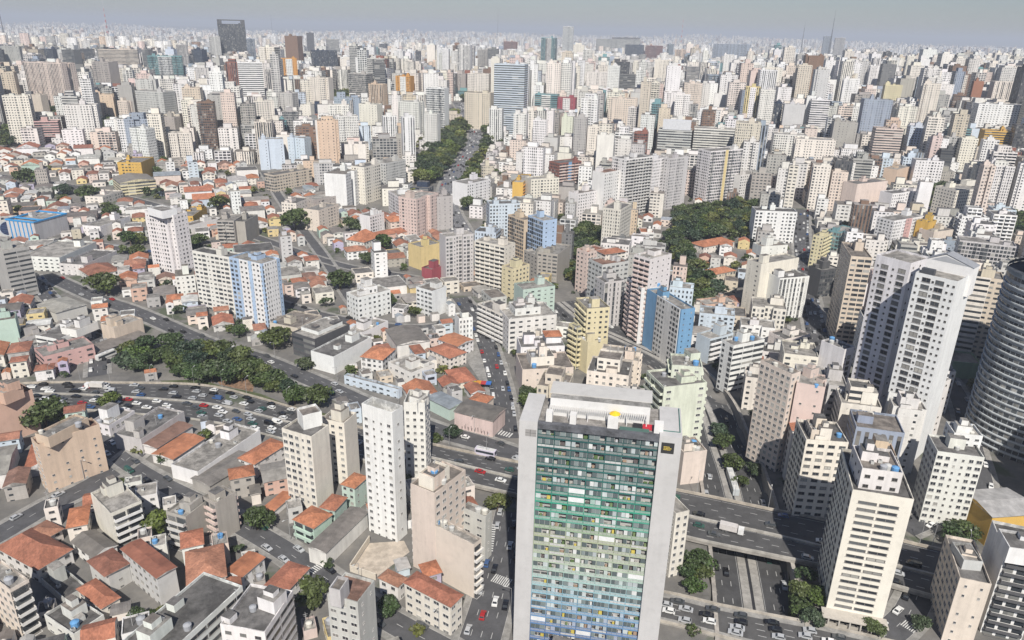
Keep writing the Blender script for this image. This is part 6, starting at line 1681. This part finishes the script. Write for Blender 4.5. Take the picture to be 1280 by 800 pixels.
for s in own:
    s['v'] = rt_.randrange(7); s['jac'] = 'purple' in s['wh']
    s['head'] = 'purple flowering tree' if s['jac'] else f"{('small' if s['r'] < 4.2 else ('broad' if s['r'] > 6.6 else 'leafy'))} {('dark green', 'green', 'deep green', 'light green', 'bluish green')[s['v'] % 5]} tree"
gl = defaultdict(list)
for s in own: gl[(s['head'], s['wh'])].append(s)
for (hd, wh), g in gl.items():
    if wh in ('among the houses', 'between the towers', 'in a back yard'):
        for s in g:
            r_, ref = relation(s['px'], s['py'], s['dist']); s['tail'] = r_+' '+ref
        g2 = defaultdict(list)
        for s in g: g2[s['tail']].append(s)
        for tl, q in g2.items():
            q.sort(key=lambda s: s['dist'])
            for i, s in enumerate(q): s['label'] = (f'{hd} ' if len(q) == 1 else f'{ORD[min(i, 17)]} {hd} ')+tl
    else:
        g.sort(key=lambda s: s['px'])
        for i, s in enumerate(g): s['label'] = f'{hd} {wh}' if len(g) == 1 else (f"{hd} {wh}, {['first','second','third','fourth','fifth','sixth','seventh','eighth','ninth','tenth','eleventh','twelfth','thirteenth','fourteenth'][min(i, 13)]} from left")
TG = {}
for s in own:
    root = empty('tree', (s['x'], s['y'], s['z']), rt_.uniform(0, 6.28)); tag(root, s['label'], 'tree', 'trees '+(s['wh'] if s['kd'] == 0 else 'standing by themselves in the city'))
    me = JAC[0] if s['jac'] else CR[s['v']][0]
    c = link('crown', me, root); c.scale = (s['r']*1.12, s['r']*1.12, s['h']/1.55)
    t = link('trunk', TR[s['v'] % 3], root); t.scale = (s['r'], s['r'], s['h']/1.55)
# past those: one mass of smaller trees, and the woods on the ridge
extra = [dict(x=s['x'], y=s['y'], z=s['z'], r=s['r'], h=s['h']) for s in rest]
for k in range(5200):
    if k < 2600:
        y = rt_.uniform(620, 2600); x = rt_.uniform(-.8, .8)*y
        if not is_free(x, y, 5, 5, 0): continue
        r_ = rt_.uniform(3.5, 7)
    elif k < 3600:
        y = rt_.uniform(240, 800); x = rt_.uniform(-.75, .6)*y
        if not is_free(x, y, 3, 3, 0): continue
        r_ = rt_.uniform(1.6, 3.4)
    else:
        # belts of dark wood far off: a park on the right and one behind the ridge
        if rt_.random() < .7: x = rt_.uniform(500, 3600); y = 2750+rt_.uniform(0, 260)+x*.05
        else: x = rt_.uniform(-250, 330); y = 2300+rt_.uniform(0, 250)
        if y < 2600 and not is_free(x, y, 6, 6, 0): continue
        r_ = rt_.uniform(8, 13)
    extra.append(dict(x=x, y=y, z=float(hill(x, y)), r=r_, h=r_*1.6))
Vs = []; Cs = []
for s in extra:
    _, V, C_ = SMALL[rt_.randrange(4)]; a = rt_.uniform(0, 6.28); ca, sa = math.cos(a), math.sin(a)
    Q = V*np.array((s['r']*1.1, s['r']*1.1, s['h']/1.55)); Vs.append(np.stack([s['x']+Q[:,0]*ca-Q[:,1]*sa, s['y']+Q[:,0]*sa+Q[:,1]*ca, s['z']-.5+Q[:,2]*.95], 1)); Cs.append(C_*rt_.uniform(.8, 1.25))
V = np.concatenate(Vs); C_ = np.concatenate(Cs); n = len(C_)
me = bpy.data.meshes.new('tree_cover'); me.vertices.add(n*4); me.vertices.foreach_set('co', V.reshape(-1)); me.loops.add(n*4); me.polygons.add(n)
me.polygons.foreach_set('loop_start', np.arange(n)*4); me.polygons.foreach_set('loop_total', np.full(n, 4)); me.loops.foreach_set('vertex_index', np.arange(n*4).astype(np.int32)); me.update(calc_edges=True)
ca_ = me.color_attributes.new('Col', 'FLOAT_COLOR', 'CORNER'); ca_.data.foreach_set('color', np.concatenate([np.repeat(C_, 4, 0), np.ones((n*4, 1))], 1).reshape(-1).astype(np.float32))
me.materials.append(LEAF); tag(link('tree_cover', me), 'small and distant trees filling gaps all over the city', None, None, 'stuff')

# ---------------------------------------------------------------- cars
def car_meshes(L=4.2, W=1.75, H=1.48, typ='hatch'):
    body = MB(); gl = MB(); hw = W/2
    if typ == 'van': prof = [(-L/2,.35),(L/2,.35),(L/2,.95),(L/2-.55,1.1),(L/2-1.0,1.75),(L/2-1.3,1.92),(-L/2+.05,1.92),(-L/2,1.7)]; win = [(L/2-.62,1.14),(L/2-1.03,1.72),(L/2-2.0,1.72),(L/2-2.0,1.14)]
    elif typ == 'sedan': prof = [(-L/2,.35),(L/2,.35),(L/2,.72),(L/2-1.05,.90),(L/2-1.75,1.38),(-L/2+1.25,1.40),(-L/2+.55,.98),(-L/2,.90)]; win = [(L/2-1.15,.93),(L/2-1.78,1.33),(-L/2+1.28,1.35),(-L/2+.68,1.0)]
    else: prof = [(-L/2,.35),(L/2,.35),(L/2,.75),(L/2-.95,.95),(L/2-1.6,1.44),(-L/2+.6,1.48),(-L/2+.1,1.05),(-L/2,.9)]; win = [(L/2-1.05,.98),(L/2-1.64,1.39),(-L/2+.66,1.42),(-L/2+.24,1.06)]
    n = len(prof)
    def ins(z): return 0 if z < 1.0 else .16*(z-1.0)/.45
    def pt(p, s): return (p[0], s*(hw-ins(p[1])), p[1])
    for i in range(n):
        a, b = prof[i], prof[(i+1) % n]; body.face([pt(a,1), pt(b,1), pt(b,-1), pt(a,-1)])
    body.face([pt(p,-1) for p in prof]); body.face([pt(p,1) for p in prof[::-1]])
    m2 = [(p[0], p[1]) for p in win]
    for s in (1, -1):
        q = [(p[0], s*(hw-ins(p[1])+.012), p[1]) for p in win]; gl.face(q if s < 0 else q[::-1], (.03,.035,.04))
    def screen(a, b, off_):
        q = [(a[0]+off_, -hw*.82, a[1]), (a[0]+off_, hw*.82, a[1]), (b[0]+off_, hw*.70, b[1]), (b[0]+off_, -hw*.70, b[1])]; gl.face([(p[0], p[1], p[2]+.012) for p in q], (.04,.045,.05))
    if typ == 'van': screen((L/2-.6,1.15), (L/2-.98,1.70), .03)
    elif typ == 'sedan': screen((L/2-1.12,.94), (L/2-1.70,1.34), .03); screen((-L/2+.60,1.0), (-L/2+1.2,1.36), -.03)
    else: screen((L/2-1.02,.99), (L/2-1.56,1.40), .03); screen((-L/2+.13,1.08), (-L/2+.56,1.42), -.03)
    return body.mesh('body', CARP), gl.mesh('window_glass', DGLASS)
wh = MB()
for i in range(10):
    a, b = 2*math.pi*i/10, 2*math.pi*(i+1)/10
    wh.face([(.3*math.cos(a),-.1,.3*math.sin(a)),(.3*math.cos(b),-.1,.3*math.sin(b)),(.3*math.cos(b),.1,.3*math.sin(b)),(.3*math.cos(a),.1,.3*math.sin(a))],(.02,.02,.02))
for s in (-.1, .1): wh.face([(.3*math.cos(2*math.pi*i/10*(1 if s < 0 else -1)), s, .3*math.sin(2*math.pi*i/10*(1 if s < 0 else -1))) for i in range(10)],(.1,.1,.1) if s else (.02,.02,.02))
WHEEL = wh.mesh('wheel', PLAIN)
CARS = {'hatch':car_meshes(3.95,1.72,1.48,'hatch'), 'sedan':car_meshes(4.45,1.76,1.42,'sedan'), 'van':car_meshes(4.9,1.9,1.95,'van')}
KN = {'hatch':'hatchback','sedan':'saloon car','van':'van'}
CCOL = [('white',(.72,.72,.70))]*6+[('silver',(.42,.43,.44))]*5+[('black',(.012,.012,.014))]*6+[('dark grey',(.07,.075,.08))]*4+[('red',(.36,.02,.02))]*1+[('dark green',(.03,.09,.07))]+[('blue',(.04,.09,.22))]
VEH = []; rc_ = random.Random(33)
def car_at(x, y, z, ang, where, typ=None, col=None):
    p = proj(x, y, z)
    if not (-20 < p[0] < 1300 and p[1] < 812): return
    typ = typ or rc_.choice(('hatch','hatch','sedan','sedan','sedan','van') if rc_.random() < .5 else ('hatch','sedan')); VEH.append(dict(x=x, y=y, z=z, a=ang, where=where, typ=typ, col=col or rc_.choice(CCOL), px=p[0], py=p[1], dist=math.hypot(x, y)))
def run_lane(P, off_, where, gap, zf=None, rev=False, maxd=900, z=.09):
    P = np.array(P); XY = P[:, :2]; seg = np.hypot(*np.diff(XY, axis=0).T); S = np.concatenate([[0], np.cumsum(seg)]); s = rc_.uniform(0, gap[1])
    while s < S[-1]-3:
        i = min(len(seg)-1, max(0, np.searchsorted(S, s)-1)); t = (s-S[i])/seg[i]; d = (XY[i+1]-XY[i])/seg[i]; q = XY[i]+(XY[i+1]-XY[i])*t+np.array([-d[1], d[0]])*(off_+rc_.uniform(-.25, .25))
        if math.hypot(*q) < maxd: car_at(q[0], q[1], (zf(i+t) if zf else terr(*q))+z, math.atan2(d[1], d[0])+(math.pi if rev else 0)+rc_.uniform(-.02, .02), where)
        s += rc_.uniform(*gap)
def deck_lane(A, B, f, where, gap, rev, lo=0, hi=1):
    P = A*(1-f)+B*f; n = len(P); P = P[int(lo*n):int(hi*n)]
    run_lane(P, 0, where, gap, zf=lambda t: float(np.interp(t, np.arange(len(P)), P[:,2])), rev=rev, z=.08)
iL = int(np.argmin(np.abs([proj(*p)[0]-420 for p in XM]))); fL = iL/len(XM)
for f in (.2, .41, .63, .83): deck_lane(XU, XM, f, 'on the far carriageway of the expressway', (8, 20), True, 0, fL); deck_lane(XU, XM, f, 'on the far carriageway of the viaduct', (24, 75), True, fL, 1)
for f in (.17, .38, .6, .81): deck_lane(XM, XL, f, 'on the near carriageway of the expressway', (7, 17), False, 0, fL); deck_lane(XM, XL, f, 'on the near carriageway of the viaduct', (24, 75), False, fL, 1)
for f, gp, rv in ((.24, (7, 17), True), (.44, (6, 12), True), (.62, (6, 13), True), (.8, (8, 22), True)): run_lane(YU*(1-f)+YL*f, 0, 'in the queue on the bridge street', gp, zf=lambda t: .5, rev=rv, z=.04)
for o_, gp, rv in ((11.2, (18, 50), False), (8.1, (20, 50), False), (-8.1, (15, 45), True), (-11.2, (18, 50), True)): run_lane(AVP, o_, 'in the sunken avenue', gp, rev=rv)
for nm, where, offs in (('service road', 'on the service road', ((-3.6, (25, 80), True), (0, (25, 90), True), (3.7, (20, 60), True))), ('shopping street', 'in the shopping street', ((4.4, (6, 14), False), (-4.4, (6, 14), True), (1.5, (25, 60), False))),
    ('side street', 'parked along the side street', ((3.2, (7, 22), False), (-3.2, (8, 26), False))), ('down street', 'in the street left of the rainbow slab', ((-4.5, (8, 22), True), (-1.5, (14, 40), True), (1.6, (12, 32), True), (4.6, (9, 26), True))),
    ('left street', 'on the street at the left edge', ((3.4, (14, 45), False),)), ('back street', 'in the back street', ((-2.6, (8, 22), False), (2.6, (16, 40), False))), ('shaded street', 'in the shaded street', ((4.9, (6, 13), False), (1.6, (12, 34), False), (-4.9, (7, 17), True), (-1.6, (14, 40), True))),
    ('tower street', 'by the curved tower', ((3.2, (8, 22), False), (-3.2, (14, 32), False))), ('corner street', 'in the bottom right corner street', ((2.9, (7, 18), False),)), ('cross street', 'in the cross street on the left', ((3, (6, 14), False), (-3, (7, 18), False), (5, (6, 14), False))), ('upper street', 'parked on the upper street', ((3, (9, 30), False),)), ('tree-lined avenue', 'on the far tree-lined avenue', ((-7, (16, 46), False), (-4, (16, 46), False), (-1, (16, 50), False), (1.6, (16, 46), True), (4.5, (16, 46), True), (7, (16, 46), True)))):
    for P, wd, ln, h in ROADS[nm]:
        for o_, gp, rv in offs: run_lane(P, o_, where, gp, rev=rv, z=.12 if nm != 'tree-lined avenue' else .42, maxd=1400)
# a parking yard by the left cross street
for i in range(26):
    P = G(62+rc_.uniform(-18, 30), 352+rc_.uniform(-14, 20))
    if is_free(P[0], P[1], 5, 3, .4): car_at(P[0], P[1], P[2]+.06, .42+rc_.choice((0, 1.57)), 'in the parking yard on the left'); mark_poly(rect_poly(P[0], P[1], 5, 3, .4), 0)
VEH.sort(key=lambda s: s['dist']); FARV = VEH[290:]; VEH = VEH[:290]
NTH = ['first','second','third','fourth','fifth','sixth','seventh','eighth','ninth','tenth','eleventh','twelfth','thirteenth','fourteenth','fifteenth','sixteenth','seventeenth','eighteenth']
gv = defaultdict(list)
for s in VEH: gv[(s['col'][0], KN[s['typ']], s['where'])].append(s)
for (c, k, wh_), g in gv.items():
    g.sort(key=lambda s: s['px'])
    for i, s in enumerate(g): s['label'] = f'{c} {k} {wh_}' if len(g) == 1 else f'{NTH[min(i, 17)]} {c} {k} from left {wh_}'
for s in VEH:
    root = empty('van' if s['typ'] == 'van' else 'car', (s['x'], s['y'], s['z']), s['a']); tag(root, s['label'], 'van' if s['typ'] == 'van' else 'car', 'cars '+s['where'])
    bm_, gm_ = CARS[s['typ']]
    o = link('body', bm_, root); o.color = (*s['col'][1], 1); link('window_glass', gm_, root)
    if s['dist'] < 330:
        lx = {'hatch':1.25,'sedan':1.4,'van':1.5}[s['typ']]
        for xx in (lx, -lx):
            for yy in (.8, -.8): link('wheel', WHEEL, root, (xx, yy, .3))
# the traffic farther off, past the three hundred that show largest
fm = MB()
for s in FARV:
    ca, sa = math.cos(s['a']), math.sin(s['a'])
    for x0, x1, hw, z0, z1 in ((-2.1,2.1,.85,.3,.95),(-1.5,.9,.75,.95,1.45)):
        fm.prism([(s['x']+u*ca-v*sa, s['y']+u*sa+v*ca) for u, v in ((x0,-hw),(x1,-hw),(x1,hw),(x0,hw))], s['z']+z0, s['z']+z1, s['col'][1] if z0 < .5 else tuple(.6*q+.02 for q in s['col'][1]))
if FARV: tag(fm.build('distant_traffic', [PLAIN]), 'far traffic on the tree-lined avenue and the streets behind', None, None, 'stuff')
# buses and a lorry
def long_vehicle(kind, px, py, z, ang, L, label, col, cat, stripe=None):
    P = flat(px, py, z); root = empty(kind, (P[0], P[1], z), ang); tag(root, label, cat)
    b = MB()
    if kind == 'bus':
        b.box(-L/2,-1.27,.4,L/2,1.27,3.15,col); b.box(-L/2+.5,-1.1,3.15,L/2-.5,1.1,3.28,(.6,.6,.58)); b.build('body', [PLAIN], root)
        for s_ in (-1, 1):
            g = MB(); g.box(-L/2+.4,s_*1.275-.01,1.5,L/2-.4,s_*1.275+.01,2.6,(.04,.05,.06)); g.build('window_glass', [DGLASS], root)
        g = MB(); g.box(L/2-.01,-1.1,1.3,L/2+.02,1.1,2.8,(.04,.05,.06)); g.build('windshield', [DGLASS], root)
        for k in range(2 if L < 14 else 3):
            a = MB(); x = -L*.3+k*L*.28; a.box(x,-.7,3.28,x+1.8,.7,3.55,(.5,.5,.5)); a.build('roof_unit', [PLAIN], root)
    else:
        b.box(-L/2,-1.25,1.0,L/2-2.3,1.25,3.2,col); b.build('cargo_box', [PLAIN], root)
        c = MB(); c.prism([(L/2-2.0,-1.2),(L/2,-1.2),(L/2,1.2),(L/2-2.0,1.2)],.6,2.7,(.7,.7,.69)); c.build('cab', [PLAIN], root)
        g = MB(); g.box(L/2-.01,-1.0,1.6,L/2+.02,1.0,2.4,(.04,.05,.06)); g.build('windshield', [DGLASS], root)
        f = MB(); f.box(-L/2,-1.0,.55,L/2,1.0,.98,(.05,.05,.05)); f.build('chassis', [PLAIN], root)
    for xx in (-L*.33, -L*.2, L*.36):
        for yy in (1.0, -1.0): w_ = link('wheel', WHEEL, root, (xx, yy, .5)); w_.scale = (1.6, 1.3, 1.6)
def dirat(px0, py0, px1, py1, z):
    a, b = flat(px0, py0, z), flat(px1, py1, z); return math.atan2(b[1]-a[1], b[0]-a[0])
long_vehicle('truck', 914, 665, 2.07, dirat(895,661,935,671,2), 8.5, 'white lorry on the near carriageway of the viaduct', (.58,.55,.53), 'lorry')
long_vehicle('bus', 915, 606, -5.9, dirat(921,622,911,590,-6), 17, 'long grey and white bus in the avenue behind the viaduct', (.45,.48,.50), 'bus')
long_vehicle('truck', 119, 485, .07, dirat(130,485,100,484,0), 9, 'white box lorry on the far carriageway of the expressway', (.60,.58,.54), 'lorry')
long_vehicle('bus', 607, 569, 2.07, dirat(590,566,622,573,2), 9, 'white and purple minibus on the far carriageway behind the white tower', (.60,.56,.66), 'bus')
long_vehicle('bus', 133, 447, .1, dirat(125,450,142,443,0), 11, 'white bus parked under the dark canopy roof', (.62,.62,.60), 'bus')

# striped awning on the plaza
P_ = G(588, 485); aw = empty('awning', (P_[0], P_[1], P_[2]), -.12); tag(aw, 'long awning striped yellow, red and blue on the plaza', 'awning')
b = MB()
for k, cc in enumerate(((.6,.45,.04),(.6,.25,.04),(.45,.05,.05),(.05,.15,.45))): b.box(k*2.6,0,2.6,k*2.6+2.59,3.6,2.9,cc)
b.build('canopy', [PLAIN], aw)
for x_ in (.2, 5.1, 10.1):
    b = MB(); b.cyl(x_,.2,0,2.59,.09,n=6,col=(.3,.3,.3)); b.build('pole', [METAL], aw)
# ---------------------------------------------------------------- street lamps
LB = MB(); LB.cyl(0,0,0,9,.11,.07,6,(.33,.33,.33)); LB.bar((0,0,8.9),(1.9,0,9.4),.05,(.33,.33,.33)); LP = LB.mesh('pole', METAL)
LH = MB(); LH.box(1.6,-.16,9.3,2.5,.16,9.5,(.55,.55,.53)); LH = LH.mesh('lamp_head', METAL)
LAMPS = []
def lamp(x, y, z, a, where):
    p = proj(x, y, z+5)
    if -5 < p[0] < 1285 and 0 < p[1] < 805: LAMPS.append((x, y, z, a, where, p[0]))
for i in range(6, len(XM)-1, 5):
    d = XM[i+1]-XM[i]; lamp(XU[i][0], XU[i][1], XU[i][2]+.3, math.atan2(-d[0], d[1])+math.pi, 'on the far edge of the expressway')
for nm, where, st_ in (('side street', 'along the side street', 5), ('down street', 'left of the rainbow slab', 5), ('service road', 'on the service road', 7), ('shopping street', 'in the shopping street', 6), ('left street', 'on the street at the left edge', 6), ('shaded street', 'in the shaded street', 7)):
    for P, wd, ln, h in ROADS[nm]:
        for i in range(2, len(P)-1, st_):
            d = P[i+1]-P[i]; d = d/np.hypot(*d); q = P[i]+np.array([-d[1], d[0]])*(wd/2+.6); lamp(q[0], q[1], terr(*q)+.1, math.atan2(-d[0], d[1])+math.pi+math.pi, where)
gl = defaultdict(list)
for l in LAMPS: gl[l[4]].append(l)
for wh_, g in gl.items():
    g.sort(key=lambda l: l[5])
    for i, l in enumerate(g):
        root = empty('street_lamp', l[:3], l[3]); tag(root, f"{NTH[i]} street lamp from left {wh_}" if i < 18 else f"{NTH[len(g)-1-i]} street lamp from right {wh_}", 'street lamp', 'street lamps '+wh_); link('pole', LP, root); link('lamp_head', LH, root)
# ---------------------------------------------------------------- the air
hm = bpy.data.materials.new('haze'); hm.use_nodes = True; t = hm.node_tree
for n_ in list(t.nodes):
    if n_.type != 'OUTPUT_MATERIAL': t.nodes.remove(n_)
v = t.nodes.new('ShaderNodeVolumePrincipled'); v.inputs['Color'].default_value = (.80,.86,.97,1); v.inputs['Density'].default_value = HAZE; v.inputs['Anisotropy'].default_value = .0
t.links.new(v.outputs[0], [q for q in t.nodes if q.type == 'OUTPUT_MATERIAL'][0].inputs['Volume'])
hb = MB(); hb.box(-70000,-3000,-9,70000,72000,300,bot=True)
me = bpy.data.meshes.new('haze'); me.from_pydata(hb.v, [], hb.f); me.materials.append(hm); tag(link('haze', me), 'pale haze over the city', None, None, 'stuff')
